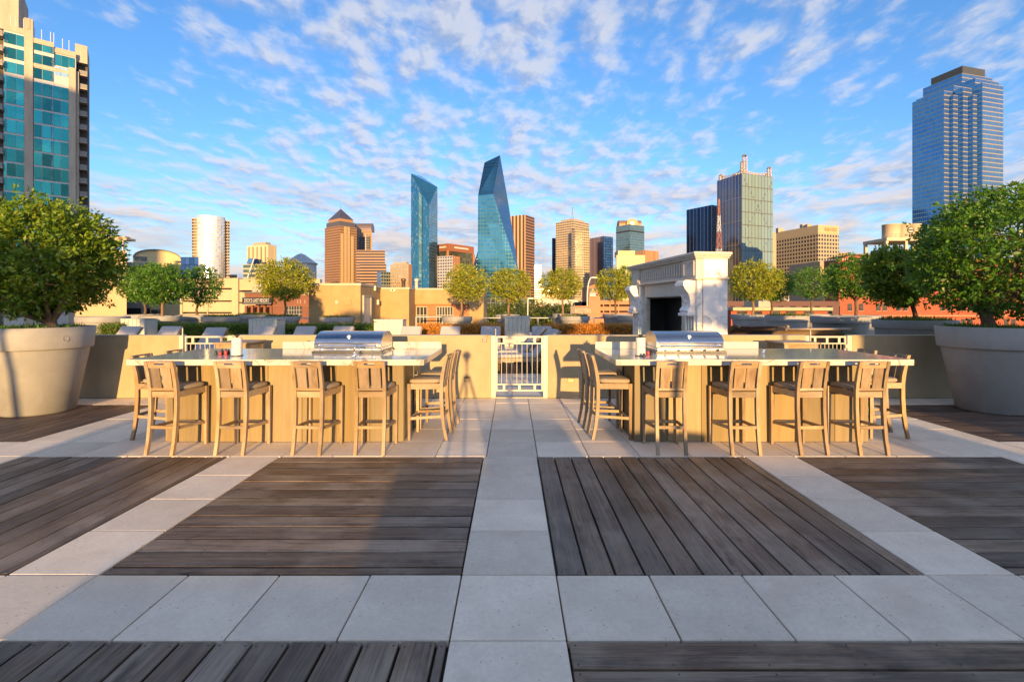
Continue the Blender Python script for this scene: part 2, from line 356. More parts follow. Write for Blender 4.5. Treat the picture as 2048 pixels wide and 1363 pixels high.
def paver_mat():
    t = NT('paver'); v = t.coords(rand=6.0)
    a = t.noise(v, 2.2, 6, 0.65); g = t.noise(v, 240, 2, 0.7)
    sp = t.voro(v, 30); d = t.ramp(sp.outputs['Distance'], 0.09, 0.17, 1, 0); keep = t.math('GREATER_THAN', t.noise(v, 23, 2), 0.57)
    col = t.mix(t.ramp(a, 0.3, 0.72), (0.66, 0.565, 0.445), (0.86, 0.755, 0.61))
    stain = t.noise(t.coords(rand=3.0), 1.1, 6, 0.7, 0.6); col = t.mix(t.ramp(stain, 0.53, 0.75, 0, 0.45), col, (0.48, 0.40, 0.30))
    mott = t.noise(v, 38, 4, 0.7); col = t.mix(t.ramp(mott, 0.35, 0.65, 0.0, 0.28), col, (0.46, 0.405, 0.33))
    col = t.mix(t.math('MULTIPLY', d, t.math('MULTIPLY', keep, 0.8)), col, (0.12, 0.105, 0.09))
    hs = t.n('ShaderNodeHueSaturation'); t.l(col, hs.inputs['Color']); t.l(t.ramp(t.rnd(), 0, 1, 0.84, 1.10), hs.inputs['Value'])
    t.set(hs.outputs[0], 0.72); t.bump(t.math('ADD', g, t.math('MULTIPLY', d, -1.2)), 0.3, 0.0025); return t.m
MT['paver'] = paver_mat()
def pot_mat():
    t = NT('planter_concrete'); v = t.coords(rand=5.0)
    a = t.noise(v, 2.0, 6, 0.65, 0.3); st = t.noise(t.coords(scale=(3, 3, 0.5), rand=5.0), 1.5, 5, 0.65)
    col = t.mix(t.ramp(a, 0.3, 0.7), (0.225, 0.225, 0.22), (0.30, 0.298, 0.285)); col = t.mix(t.ramp(st, 0.55, 0.8, 0, 0.4), col, (0.165, 0.16, 0.145))
    t.set(col, 0.75); t.bump(t.noise(v, 90, 3), 0.15, 0.003); return t.m
MT['pot'] = pot_mat()
MT['leaf_a'] = leafmat('leaf_olive', (0.035, 0.130, 0.012), (0.210, 0.300, 0.018), (0.30, 0.12, 0.02))
MT['leaf_b'] = leafmat('leaf_dark', (0.018, 0.110, 0.012), (0.105, 0.240, 0.018), (0.16, 0.17, 0.02))
MT['leaf_c'] = leafmat('leaf_yellow', (0.150, 0.210, 0.014), (0.360, 0.370, 0.028), (0.38, 0.20, 0.04))
MT['hedge'] = leafmat('hedge_leaf', (0.035, 0.095, 0.012), (0.130, 0.210, 0.016), None, 0.25)
MT['hedge_dry'] = leafmat('hedge_leaf_dry', (0.42, 0.16, 0.02), (0.58, 0.26, 0.045), (0.10, 0.17, 0.02), 0.25)
MT['grass'] = leafmat('planter_grass', (0.090, 0.140, 0.016), (0.230, 0.230, 0.036), (0.25, 0.17, 0.05), 0.3)
MT['shade_tree'] = leafmat('street_leaf', (0.030, 0.060, 0.012), (0.090, 0.120, 0.020), None, 0.25)
# ---------------------------------------------------------------- ground, roof slab, paving, decks
def asphalt():
    t = NT('asphalt'); v = t.coords(); a = t.noise(v, 0.05, 6, 0.6); c = t.mix(t.ramp(a, 0.35, 0.65), (0.055, 0.052, 0.05), (0.16, 0.13, 0.105)); t.set(c, 0.9); return t.m
GZ = -15.0
g = MB(); g.quad((-9000, -9000, GZ), (9000, -9000, GZ), (9000, 9000, GZ), (-9000, 9000, GZ)); tag(g.build('ground', asphalt()), kind='structure')
slab_m = plain('roof_membrane', (0.26, 0.23, 0.20), 0.9, 0, 0.2, 1.0)
tag(MB().box(-24, 26, -26, 31, GZ + 0.004, -0.075).build('roof_slab', slab_m), kind='structure')
pav = bpy.data.objects.new('pavement', None); COL.objects.link(pav); tag(pav, kind='structure')
PM = {}
def paver(x0, x1, y0, y1, z=0.0):
    g = 0.0048; k = (round(x1 - x0, 3), round(y1 - y0, 3))
    if k not in PM:
        w, d = k[0] / 2 - g, k[1] / 2 - g
        PM[k] = MB().box(-w, w, -d, d, -0.045, 0, c=0.004).mesh('paver', MT['paver'])
    link('paver', PM[k], pav, ((x0 + x1) / 2, (y0 + y1) / 2, z + random.uniform(-0.0016, 0.0016)), (random.uniform(-.0012, .0012), random.uniform(-.0012, .0012), 0))
def row(xs, y0, y1):
    for a, b in zip(xs[:-1], xs[1:]): paver(a, b, y0, y1)
def lin(a, b, n): return [a + (b - a) * i / n for i in range(n + 1)]
YA0, YA1, YB, YW = 2.518, 3.131, 5.566, 9.03
SX = [(-6.37, -5.758), (-3.346, -2.742), (-0.334, 0.293), (2.742, 3.346), (5.758, 6.37)]
# front cross row
xs = [-6.37, -5.758] + lin(-5.758, -3.346, 4)[1:] + [-2.742] + lin(-2.742, -0.334, 4)[1:] + [0.293] + lin(0.293, 2.742, 4)[1:] + [3.346] + lin(3.346, 5.758, 4)[1:] + [6.37]
row(xs, YA0, YA1)
for a, b in SX:
    ys = lin(YA1, YB, 4)
    for i in range(4): paver(a, b, ys[i], ys[i + 1])
for a, b in SX[1:4]:
    for i in range(4): paver(a, b, YA0 - 0.61 * (i + 1), YA0 - 0.61 * i)
row(xs, YA0 - 0.61 * 5, YA0 - 0.61 * 4)
bx = lin(-6.352, 6.352, 21); ys = [YB + 0.605 * i for i in range(6)] + [YW]
def under_bar(a, b, y0, y1): return y0 > 6.3 and y1 < 7.2 and ((a > -4.45 and b < -1.5) or (a > 1.65 and b < 4.6))
for i in range(6):
    for a, b in zip(bx[:-1], bx[1:]):
        if not under_bar(a, b, ys[i], ys[i + 1]): paver(a, b, ys[i], ys[i + 1])
FD0, FD1 = ys[1] + 0.012, 8.45
for s in (-1, 1):
    e = [6.352 + 0.605 * i for i in range(8)]
    for a, b in zip(e[:-1], e[1:]):
        q = (a, b) if s > 0 else (-b, -a)
        paver(*q, ys[0], ys[1]); paver(*q, FD1 + 0.006, YW)
# decks: every board is an object
def deck(name, x0, x1, y0, y1, along, label_mat='deck', pitch=0.1948, first='near'):
    d = bpy.data.objects.new(name, None); COL.objects.link(d); d.location = ((x0 + x1) / 2, (y0 + y1) / 2, 0); tag(d, kind='structure')
    L, W = (x1 - x0, y1 - y0) if along == 'x' else (y1 - y0, x1 - x0)
    L -= 0.016; W -= 0.012
    edges = []; t = W / 2
    while t > -W / 2 + 0.02: edges.append((max(t - pitch, -W / 2), t)); t -= pitch
    if first == 'far': edges = [(-b, -a) for a, b in edges]
    meshes = {}; scr = MB(); rz = 0 if along == 'x' else math.pi / 2
    nj = max(2, int(round(L / 0.48)))
    for a, b in edges:
        w = round(b - a, 4)
        if w < 0.03: continue
        if w not in meshes: meshes[w] = MB().box(-L / 2, L / 2, -w / 2 + 0.0078, w / 2 - 0.0078, -0.034, 0, c=0.004).mesh('board', MT[label_mat])
        c = (a + b) / 2; sh = random.uniform(-.004, .004); dz = random.uniform(-.002, .0018) - 0.001
        loc = (sh, c, dz) if along == 'x' else (-c, sh, dz)
        link('board', meshes[w], d, loc, (random.uniform(-.002, .002), 0, rz))
        for j in range(nj + 1):
            q = -L / 2 + 0.03 + (L - 0.06) * j / nj
            for e in ((-w / 2 + 0.03, w / 2 - 0.03) if w > 0.1 else (0,)):
                u = (q + random.uniform(-.004, .004), c + e)
                if along != 'x': u = (-u[1], u[0])
                scr.lathe([(0.0055, -0.004), (0.0055, 0.0008), (0.0001, 0.0008)], 6, (u[0], u[1], dz), smooth=False)
    s = scr.build('deck_screws', MT['soot'], d); tag(s, kind='stuff')
    # joists under the boards close the gaps
    MB().box(-(x1 - x0) / 2, (x1 - x0) / 2, -(y1 - y0) / 2, (y1 - y0) / 2, -0.072, -0.046).build('joist_bed', MT['soot'], d)
    return d
deck('wood_deck', -2.742, -0.334, YA1, YB, 'x', first='near')
deck('wood_deck', 0.293, 2.742, YA1, YB, 'y', first='near')
deck('wood_deck', -5.758, -3.346, YA1, YB, 'y')
deck('wood_deck', 3.346, 5.758, YA1, YB, 'x')
deck('wood_deck', -2.742, -0.334, 0.08, YA0, 'y')
deck('wood_deck', 0.293, 2.742, 0.08, YA0, 'x', pitch=0.1948)
deck('wood_deck', -10.6, -6.352, FD0, FD1, 'y', 'deck_far')
deck('wood_deck', 6.352, 10.6, FD0, FD1, 'x', 'deck_far')
# lounge terrace beyond the wall: paving by the gate, boards, then plain paving hidden by the wall
for i in range(5):
    for k in range(-4, 5): paver(k * 0.605 - 0.0, k * 0.605 + 0.605, 9.24 + 0.605 * i, 9.24 + 0.605 * (i + 1))
deck('wood_deck', -2.4, 3.0, 12.28, 16.0, 'y', 'deck_far')
tag(MB().box(-22, -2.43, 9.24, 31, -0.074, -0.002).build('lounge_paving', MT['paver']), kind='structure')
tag(MB().box(3.04, 25, 9.24, 31, -0.074, -0.002).build('lounge_paving', MT['paver']), kind='structure')
tag(MB().box(-2.42, 3.03, 16.02, 31, -0.074, -0.002).build('lounge_paving', MT['paver']), kind='structure')
# ---------------------------------------------------------------- terrace wall with three gates
WH = 1.204
def wall(name, label, x0, x1, y0=YW, y1=YW + 0.2, h=WH, m='stucco', group=None, cat='wall'):
    t = thing(name, label, cat, ((x0 + x1) / 2, (y0 + y1) / 2, 0), 0, group); w = (x1 - x0) / 2; d = (y1 - y0) / 2
    MB().box(-w, w, -d, d, 0.002, h - 0.014, c=0.006).build('wall_body', MT[m], t)
    MB().box(-w - 0.004, w + 0.004, -d - 0.006, d + 0.006, h - 0.014, h, c=0.003).build('coping', MT['cap'], t)
    return t
wall('terrace_wall', 'low beige stucco wall behind the left pot, ending at the left gate', -13.0, -6.37)
wall('terrace_wall', 'low beige stucco wall behind the left bar counter with the small red sign', -5.35, -0.397)
wall('terrace_wall', 'low beige stucco wall behind the right bar counter, right of the central gate', 0.682, 5.61)
wall('terrace_wall', 'low beige stucco wall running behind the shaded right pot', 6.5, 13.0)
def gate(name, label, x0, x1, rod_left=True, nbars=8, hinge=1):
    t = thing(name, label, 'gate', ((x0 + x1) / 2, YW + 0.06, 0)); w = (x1 - x0) / 2; m = MT['white_metal']
    pw = 0.085
    for s in (-1, 1): MB().box(s * w - (pw if s > 0 else 0), s * w + (pw if s < 0 else 0), -0.06, 0.03, 0.0, WH - 0.006, c=0.004).build('post', m, t)
    a, b = -w + pw + 0.012, w - pw - 0.012
    if not rod_left: a, b = a, b
    for z0, z1 in ((1.152, 1.186), (1.03, 1.055), (0.245, 0.27), (0.125, 0.155)): MB().box(a, b, -0.02, 0.016, z0, z1, c=0.003).build('rail', m, t)
    for x in (a, b): MB().box(x - 0.02, x + 0.02, -0.021, 0.017, 0.125, 1.186, c=0.003).build('stile', m, t)
    for i in range(nbars):
        x = a + (b - a) * (i + 1) / (nbars + 1); MB().tube([(x, 0, 0.27), (x, 0, 1.03)], 0.0065, 6).build('bar', m, t)
    for zz in ((1.055, 1.152), (0.155, 0.245)):
        for i in range(3):
            x = a + (b - a) * (i + 0.5) / 3; MB().box(x - 0.022, x + 0.022, -0.014, 0.010, zz[0], zz[1]).build('block', m, t)
    s = -1 if rod_left else 1
    xr = s * (w - pw - 0.0); r = MB().tube([(xr, -0.075, 0.86), (xr, -0.075, 1.34)], 0.011, 8).build('latch_rod', m, t)
    MB().tube([(xr, -0.075, 1.34), (xr, -0.075, 1.36)], 0.013, 8).build('rod_cap', MT['black'], r)
    MB().box(xr - s * 0.02 - 0.03, xr - s * 0.02 + 0.03, -0.06, -0.022, 0.86, 0.90, c=0.004).build('latch_box', m, t)
    for z in (0.99, 0.27):
        q = -s * (w - pw - 0.006); MB().box(q - 0.035, q + 0.035, -0.064, -0.040, z - 0.035, z + 0.035, c=0.004).build('hinge', m, t)
    MB().box(-w, w, -0.07, 0.06, 0.001, 0.022, c=0.003).build('threshold', MT['cap'], t)
    return t
gate('metal_gate', 'white metal bar gate in the middle opening between the two bars', -0.397, 0.682)
gate('metal_gate', 'white metal gate at left, half hidden behind the left bar counter', -6.37, -5.35)
gate('metal_gate', 'white metal gate at right beside the tall wooden side table', 5.61, 6.5)
# small things on the wall
def text_mesh(body, size, mat, name, parent=None, loc=(0, 0, 0), rot=(R(90), 0, 0), depth=0.002, sx=1.0, align='CENTER', spacing=1.0):
    c = bpy.data.curves.new(name, 'FONT'); c.body = body; c.size = size; c.align_x = align; c.align_y = 'CENTER'; c.extrude = depth; c.space_line = spacing
    o = bpy.data.objects.new(name + '_tmp', c); COL.objects.link(o); dg = bpy.context.evaluated_depsgraph_get(); dg.update()
    me = bpy.data.meshes.new_from_object(o.evaluated_get(dg)); bpy.data.objects.remove(o); bpy.data.curves.remove(c)
    me.materials.clear(); me.materials.append(mat)
    q = link(name, me, parent, loc, rot, (sx, 1, 1)); return q
s = thing('exit_sign', 'small square red sign with pale lettering on the wall by the gate', 'sign', (PX(969.3, YW), YW - 0.002, PZ(679.3, YW)))
MB().box(-0.048, 0.048, -0.004, 0.0, -0.05, 0.05, c=0.001).build('sign_plate', plain('sign_red', (0.62, 0.07, 0.05), 0.4), s)
for i, w in enumerate(('PUSH', 'TO', 'EXIT')): text_mesh(w, 0.032, MT['paper'], 'lettering', s, (0, -0.0055, 0.03 - 0.03 * i), depth=0.0008)
for i, (px, py, lb) in enumerate(((934.5, 757, 'small recessed step light low on the wall left of the gate'), (1141.5, 759.5, 'small recessed step light low on the wall right of the gate'))):
    c = P(px, py, YW); s = thing('step_light', lb, 'light', (c.x, YW - 0.002, c.z), 0, 'step lights in the terrace wall')
    MB().box(-0.062, 0.062, -0.008, 0, -0.042, 0.042, c=0.003).build('faceplate', plain('bronze', (0.20, 0.15, 0.08), 0.4, 0.5), s)
    MB().box(-0.042, 0.042, -0.014, -0.008, -0.03, 0.006, c=0.002).build('lens', plain('lamp_lens', (0.6, 0.5, 0.33), 0.3), s)
# ---------------------------------------------------------------- the two bar islands
CT, TH = 1.114, 0.073
def bar_island(label, x0, x1, bx0, bx1, splash):
    t = thing('bar_island', label, 'bar', ((x0 + x1) / 2, 6.53, 0)); ox, oy = (x0 + x1) / 2, 6.53
    MB().box(x0 - ox, x1 - ox, 5.80 - oy, 7.27 - oy, CT - TH, CT, c=0.004).build('countertop', MT['counter'], t)
    # base cladding panels, each its own board of timber-look panel with shadow gaps
    MB().box(bx0 + 0.03 - ox, bx1 - 0.03 - ox, 6.18 - oy, 7.19 - oy, 0.004, CT - TH - 0.001).build('base_core', MT['soot'], t)
    n = 7; w = (bx1 - bx0) / n
    for i in range(n):
        a = bx0 + i * w
        MB().box(a + 0.0025 - ox, a + w - 0.0025 - ox, 6.152 - oy, 6.176 - oy, 0.006, CT - TH - 0.002, c=0.002).build('panel', MT['base_panel'], t)
    for xx, s in ((bx0, 1), (bx1, -1)):
        for i in range(3):
            a = 6.178 + i * 0.333
            MB().box(xx - ox if s > 0 else xx - 0.024 - ox, xx + 0.024 - ox if s > 0 else xx - ox, a + 0.002 - oy, a + 0.331 - oy, 0.006, CT - TH - 0.002, c=0.002).build('end_panel', MT['base_panel'], t)
    MB().box(splash[0] - ox, splash[1] - ox, 7.245 - oy, 7.272 - oy, CT + 0.001, CT + 0.105, c=0.003).build('backsplash', MT['counter'], t)
    return t
bar_island('long bar with marble counter left of the central gate', -4.74, -1.08, -4.50, -1.41, (PX(566, 7.26), -1.083))
bar_island('long bar with marble counter right of the central gate', 1.275, 4.94, 1.593, 4.64, (1.278, PX(1516, 7.26)))
# dark service door and switch on the end panels
for x, s, lb in ((-1.41, 1, 'dark appliance door in the gate side of the left bar'), (1.593, -1, 'dark appliance door in the gate side of the right bar')):
    d = thing('fridge_door', lb, 'appliance', (x + s * 0.001, 6.93, 0.03))
    MB().box(0 if s > 0 else -0.02, 0.02 if s > 0 else 0, -0.20, 0.20, 0, 0.95, c=0.003).build('door_leaf', MT['steel_dark'], d)
    MB().tube([(s * 0.05, -0.15, 0.35), (s * 0.05, -0.15, 0.80)], 0.009, 8).bar((s * 0.02, -0.15, 0.4), (s * 0.05, -0.15, 0.4), 0.014, 0.014).bar((s * 0.02, -0.15, 0.75), (s * 0.05, -0.15, 0.75), 0.014, 0.014).build('handle', MT['steel'], d)
# ---------------------------------------------------------------- gas grills
def grill(label, x, y):
    t = thing('gas_grill', label, 'grill', (x, y, CT)); w = 0.47
    MB().box(-w - 0.02, w + 0.02, -0.34, 0.30, 0.001, 0.028, c=0.004).build('trim_frame', MT['steel_dark'], t)
    MB().box(-w, w, -0.325, 0.29, 0.028, 0.075, c=0.006).build('fire_box', MT['steel'], t)
    for i in range(5):
        q = -0.36 + i * 0.18; MB().tube([(q, -0.327, 0.050), (q, -0.360, 0.050)], 0.016, 10).build('knob', MT['chrome'], t)
    prof = [(-0.30, 0.078), (-0.30, 0.125)]
    for i in range(13):
        a = R(4 + i * 7.8); prof.append((-0.02 - 0.285 * math.cos(a), 0.115 + 0.175 * math.sin(a)))
    prof += [(0.13, 0.288), (0.28, 0.22), (0.28, 0.078)]
    n = len(prof); hood = MB()
    f = [(-w + 0.012, p[0], p[1]) for p in prof]; b = [(w - 0.012, p[0], p[1]) for p in prof]
    hood.add(f + b, [(i, i + 1, n + i + 1, n + i) for i in range(1, n - 1)], 0, True)
    h = hood.build('hood', MT['hood'], t)
    for s in (-1, 1):
        g = MB(); g.extrude(prof, 'x', s * w - (0.014 if s > 0 else 0), s * w + (0.014 if s < 0 else 0)); g.build('hood_end', MT['steel'], h)
    MB().box(-w + 0.013, w - 0.013, -0.306, -0.296, 0.079, 0.126).build('hood_band', MT['steel'], h)
    MB().tube([(-w + 0.05, -0.35, 0.105), (w - 0.05, -0.35, 0.105)], 0.011, 10).build('handle', MT['chrome'], t)
    for s in (-1, 1): MB().tube([(s * (w - 0.07), -0.30, 0.105), (s * (w - 0.07), -0.355, 0.105)], 0.015, 8).build('handle_bracket', MT['chrome'], t)
    a = R(4 + 4.1 * 7.8); c = Vector((0, -0.02 - 0.287 * math.cos(a), 0.115 + 0.177 * math.sin(a))); nn = Vector((0, -math.cos(a), math.sin(a)))
    th = MB().tube([c, c + nn * 0.012], 0.030, 16).build('thermometer', MT['chrome'], t); MB().tube([c + nn * 0.0125, c + nn * 0.0135], 0.022, 16).build('dial', MT['paper'], th)
    return t
grill('stainless gas grill with dark blue sheen on the left bar', PX(704, 6.75), 6.88)
grill('stainless gas grill on the right bar beside the paper towels', PX(1372, 6.75), 6.88)
# ---------------------------------------------------------------- taps, towels, bottles
def faucet(label, x, y, h, r, ang):
    t = thing('faucet', label, 'faucet', (x, y, CT), ang)
    MB().lathe([(0.0, 0.0), (0.024, 0.0), (0.024, 0.02), (0.014, 0.03), (0.012, 0.05)], 14).build('faucet_base', MT['chrome'], t)
    path = [(0, 0, 0.03), (0, 0, h)] + [(r - r * math.cos(R(a)), 0, h + r * math.sin(R(a))) for a in range(15, 200, 15)]
    MB().tube(path, 0.010, 10).build('spout', MT['chrome'], t)
    MB().bar((0, -0.02, 0.035), (0, -0.075, 0.05), 0.012, 0.009).build('lever', MT['chrome'], t)
faucet('chrome gooseneck faucet in front of the left grill', PX(709, 6.2), 6.2, 0.10, 0.03, R(30))
faucet('chrome ring shaped faucet on the right bar near the side table', PX(1527, 6.55), 6.55, 0.03, 0.075, R(-15))
for lb, px in (('upright white paper towel roll on the left bar', 474), ('upright white paper towel roll on the right bar beside the grill', 1281)):
    Y = 6.22; x = PX(px, Y); t = thing('paper_towel_holder', lb, 'paper towel', (x, Y, CT), 0, 'paper towel rolls on the bars')
    MB().lathe([(0.0, 0.0), (0.075, 0.0), (0.075, 0.008), (0.0, 0.009)], 20).build('foot', MT['steel_dark'], t)
    MB().lathe([(0.02, 0.01), (0.062, 0.01), (0.063, 0.015), (0.063, 0.235), (0.061, 0.24), (0.02, 0.24)], 22).build('towel_roll', MT['paper'], t)
    MB().lathe([(0.012, 0.24), (0.012, 0.258), (0.035, 0.268), (0.03, 0.276), (0.0, 0.282)], 14).build('knob', MT['black'], t)
def bottle(px, Y, h, red, lb, grp):
    t = thing('bottle', lb, 'bottle', (PX(px, Y), Y, CT), 0, grp); m = MT['red'] if red else MT['black']
    MB().lathe([(0.0, 0.0), (0.017, 0.0), (0.018, 0.004), (0.018, h * 0.62), (0.011, h * 0.8), (0.011, h * 0.86), (0.0, h * 0.86)], 12).build('bottle_body', m, t)
    MB().lathe([(0.013, h * 0.82), (0.013, h), (0.0, h)], 10).build('cap', MT['black'] if red else MT['soot'], t)
gl, gr = 'black bottles by the left towel roll', 'black bottles by the right towel roll'
bottle(432, 6.35, 0.055, False, 'small black bottle at the left end of the row on the left bar', gl)
bottle(441, 6.30, 0.06, True, 'first small red bottle on the left bar, left of the towel roll', 'red bottles on the left bar')
bottle(444.5, 6.38, 0.075, False, 'small black bottle between the two red bottles on the left bar', gl)
bottle(452, 6.30, 0.075, True, 'second small red bottle on the left bar, nearer the towel roll', 'red bottles on the left bar')
bottle(457.5, 6.36, 0.07, False, 'small black bottle just right of the red bottles on the left bar', gl)
bottle(466.5, 6.36, 0.078, False, 'black bottle right against the left paper towel roll', gl)
bottle(1296, 6.30, 0.07, True, 'small red bottle on the right bar beside the towel roll', None)
bottle(1287.5, 6.06, 0.05, False, 'small black bottle in front of the right paper towel roll', gr)
bottle(1302, 6.33, 0.06, False, 'small black bottle right of the red one on the right bar', gr)
# ---------------------------------------------------------------- bar stools
def make_stool():
    t = thing('bar_stool', 'x', 'bar stool'); m, mx, ms = MT['teak'], MT['teakx'], MT['teak_dark']
    for s in (-1, 1):
        MB().bar((s * 0.211, 0.205, 0.0), (s * 0.211, 0.205, 0.745), 0.030, 0.030, w2=0.046, d2=0.046).build('front_leg', m, t)
        # curved rear leg that runs up into the back post
        path = [(-0.285, 0.0), (-0.250, 0.16), (-0.226, 0.34), (-0.214, 0.55), (-0.214, 0.74), (-0.228, 0.86), (-0.256, 0.99), (-0.288, 1.112)]
        g = MB(); w = 0.038
        vs = []
        for i, (y, z) in enumerate(path):
            d = 0.046 if 1 < i < 6 else 0.038; x = s * (0.165 + 0.0 * z)
            vs += [(x - w / 2, y - d / 2, z), (x + w / 2, y - d / 2, z), (x + w / 2, y + d / 2, z), (x - w / 2, y + d / 2, z)]
        n = len(path); fs = [(4 * i + j, 4 * i + (j + 1) % 4, 4 * i + 4 + (j + 1) % 4, 4 * i + 4 + j) for i in range(n - 1) for j in range(4)] + [(3, 2, 1, 0), (4 * n - 4, 4 * n - 3, 4 * n - 2, 4 * n - 1)]
        g.add(vs, fs); g.build('rear_leg', m, t)
        MB().bar((s * 0.173, -0.195, 0.708), (s * 0.209, 0.185, 0.708), 0.024, 0.072).build('seat_rail', mx, t)
        MB().bar((s * 0.167, -0.205, 0.31), (s * 0.205, 0.192, 0.285), 0.020, 0.036).build('stretcher', mx, t)
    MB().box(-0.19, 0.19, 0.193, 0.217, 0.672, 0.744, c=0.003).build('seat_rail', mx, t)
    MB().box(-0.147, 0.147, -0.224, -0.200, 0.672, 0.744, c=0.003).build('seat_rail', mx, t)
    MB().box(-0.195, 0.195, 0.196, 0.214, 0.262, 0.296, c=0.003).build('stretcher', mx, t)
    MB().box(-0.148, 0.148, -0.244, -0.224, 0.300, 0.338, c=0.003).build('stretcher', mx, t)
    MB().bar((-0.147, -0.222, 0.772), (0.147, -0.222, 0.772), 0.030, 0.030).build('back_rail', mx, t)
    # crest rail with a hand hole
    a = R(14); Mx = Matrix.Translation((0, -0.276, 1.074)) @ Matrix.Rotation(a, 4, 'X'); g = MB(); hw, hh, e, th = 0.147, 0.040, 0.062, 0.022
    for (x0, x1, z0, z1) in ((-hw, -e, -hh, hh), (e, hw, -hh, hh), (-e, e, 0.021, hh), (-e, e, -hh, -0.003)): g.box(x0, x1, -th / 2, th / 2, z0, z1, M=Mx)
    g.build('crest_rail', mx, t)
    for s in (-1, 1): MB().bar((s * 0.069, -0.226, 0.785), (s * 0.069, -0.268, 1.036), 0.112, 0.014).build('back_slat', ms, t)
    # cushion
    prof = [(0.93, 0.0), (1.0, 0.014), (1.0, 0.034), (0.95, 0.048), (0.80, 0.056), (0.0, 0.060)]; ring = []
    for k in range(32):
        q = 2 * math.pi * k / 32; cx = math.copysign(abs(math.cos(q)) ** 0.35, math.cos(q)); cy = math.copysign(abs(math.sin(q)) ** 0.35, math.sin(q))
        w = 0.19 + 0.030 * cy; ring.append((cx * w, cy * 0.205 + 0.018))
    vs = [(x * f, (y - 0.018) * f + 0.018, 0.746 + z) for f, z in prof for x, y in ring]; n = 32
    fs = [(i * n + j, i * n + (j + 1) % n, (i + 1) * n + (j + 1) % n, (i + 1) * n + j) for i in range(len(prof) - 1) for j in range(n)]
    g = MB(); g.add(vs, fs, 0, True); g.build('seat_cushion', MT['cushion'], t)
    return t
stool = make_stool(); used = [0]
def put_stool(x, y, rz, label):
    # x, y: middle of the four feet
    o = stool if not used[0] else copy_tree(stool); used[0] = 1
    o.location = (x, y, 0.002); o.rotation_euler = (0, 0, R(rz)); o['label'] = label; o['group'] = 'wooden bar stools around the bars'
FL, FR = 5.888, 5.884
put_stool(-4.16, FL, -5, 'leftmost of the four bar stools along the front of the left bar, half shaded')
put_stool(-3.345, FL, -1.5, 'second bar stool from the left along the front of the left bar')
put_stool(-2.42, FL, -4.5, 'third bar stool from the left along the front of the left bar')
put_stool(-1.70, FL, 1.5, 'bar stool at the front right corner of the left bar')
put_stool(-4.74, 6.42, -88, 'bar stool at the left end of the left bar, seat facing right')
put_stool(-4.74, 7.03, -91, 'far bar stool at the left end of the left bar, only its top rail showing')
put_stool(-1.135, 6.43, 86, 'nearer of two bar stools on the gate side of the left bar')
put_stool(-1.10, 6.98, 87, 'farther of two bar stools on the gate side of the left bar')
put_stool(1.345, 6.44, -87, 'nearer of two bar stools on the gate side of the right bar')
put_stool(1.31, 7.05, -86, 'farther of two bar stools on the gate side of the right bar')
put_stool(1.908, FR, -2.0, 'half shaded bar stool, leftmost of four along the front of the right bar')
put_stool(2.772, FR, 0.8, 'second bar stool from the left along the front of the right bar')
put_stool(3.565, FR, 4.0, 'third bar stool from the left along the front of the right bar')
put_stool(4.29, FR, 0.6, 'rightmost of the four bar stools along the front of the right bar')
put_stool(5.02, 6.50, 84, 'bar stool at the right end of the right bar, side on')
put_stool(5.06, 7.12, 88, 'far bar stool at the right end of the right bar, only its top rail showing')
# ---------------------------------------------------------------- tall side tables behind the bars
def side_table(label, x0, x1, y0, y1, h):
    t = thing('side_table', label, 'table', ((x0 + x1) / 2, (y0 + y1) / 2, 0)); w, d = (x1 - x0) / 2, (y1 - y0) / 2
    nb = 4
    for i in range(nb):
        a = -d - 0.03 + (2 * d + 0.06) * i / nb; MB().box(-w - 0.03, w + 0.03, a + 0.001, a + (2 * d + 0.06) / nb - 0.001, h - 0.03, h, c=0.003).build('top_board', MT['teakx'], t)
    for sx in (-1, 1):
        for sy in (-1, 1): MB().box(sx * w - (0.07 if sx > 0 else 0), sx * w + (0.07 if sx < 0 else 0), sy * d - (0.07 if sy > 0 else 0), sy * d + (0.07 if sy < 0 else 0), 0, h - 0.031, c=0.003).build('leg', MT['teak'], t)
    for sy in (-1, 1): MB().box(-w + 0.07, w - 0.07, sy * d - (0.03 if sy > 0 else -0.006), sy * d + (0.03 if sy < 0 else -0.006), h - 0.19, h - 0.032).build('apron', MT['teakx'], t)
    for sx in (-1, 1): MB().box(sx * w - (0.03 if sx > 0 else -0.006), sx * w + (0.03 if sx < 0 else -0.006), -d + 0.07, d - 0.07, h - 0.19, h - 0.032).build('apron', MT['teakx'], t)
    MB().box(-w + 0.02, w - 0.02, -d + 0.02, d - 0.02, 0.18, 0.21).build('shelf', MT['teakx'], t)
side_table('tall wooden side table behind the left bar, by the left gate', PX(431, 8.1), PX(491, 8.1), 8.1, 8.72, 1.14)
side_table('tall wooden side table behind the right bar, by the right gate', PX(1569, 8.1), PX(1637, 8.1), 8.1, 8.66, 1.14)
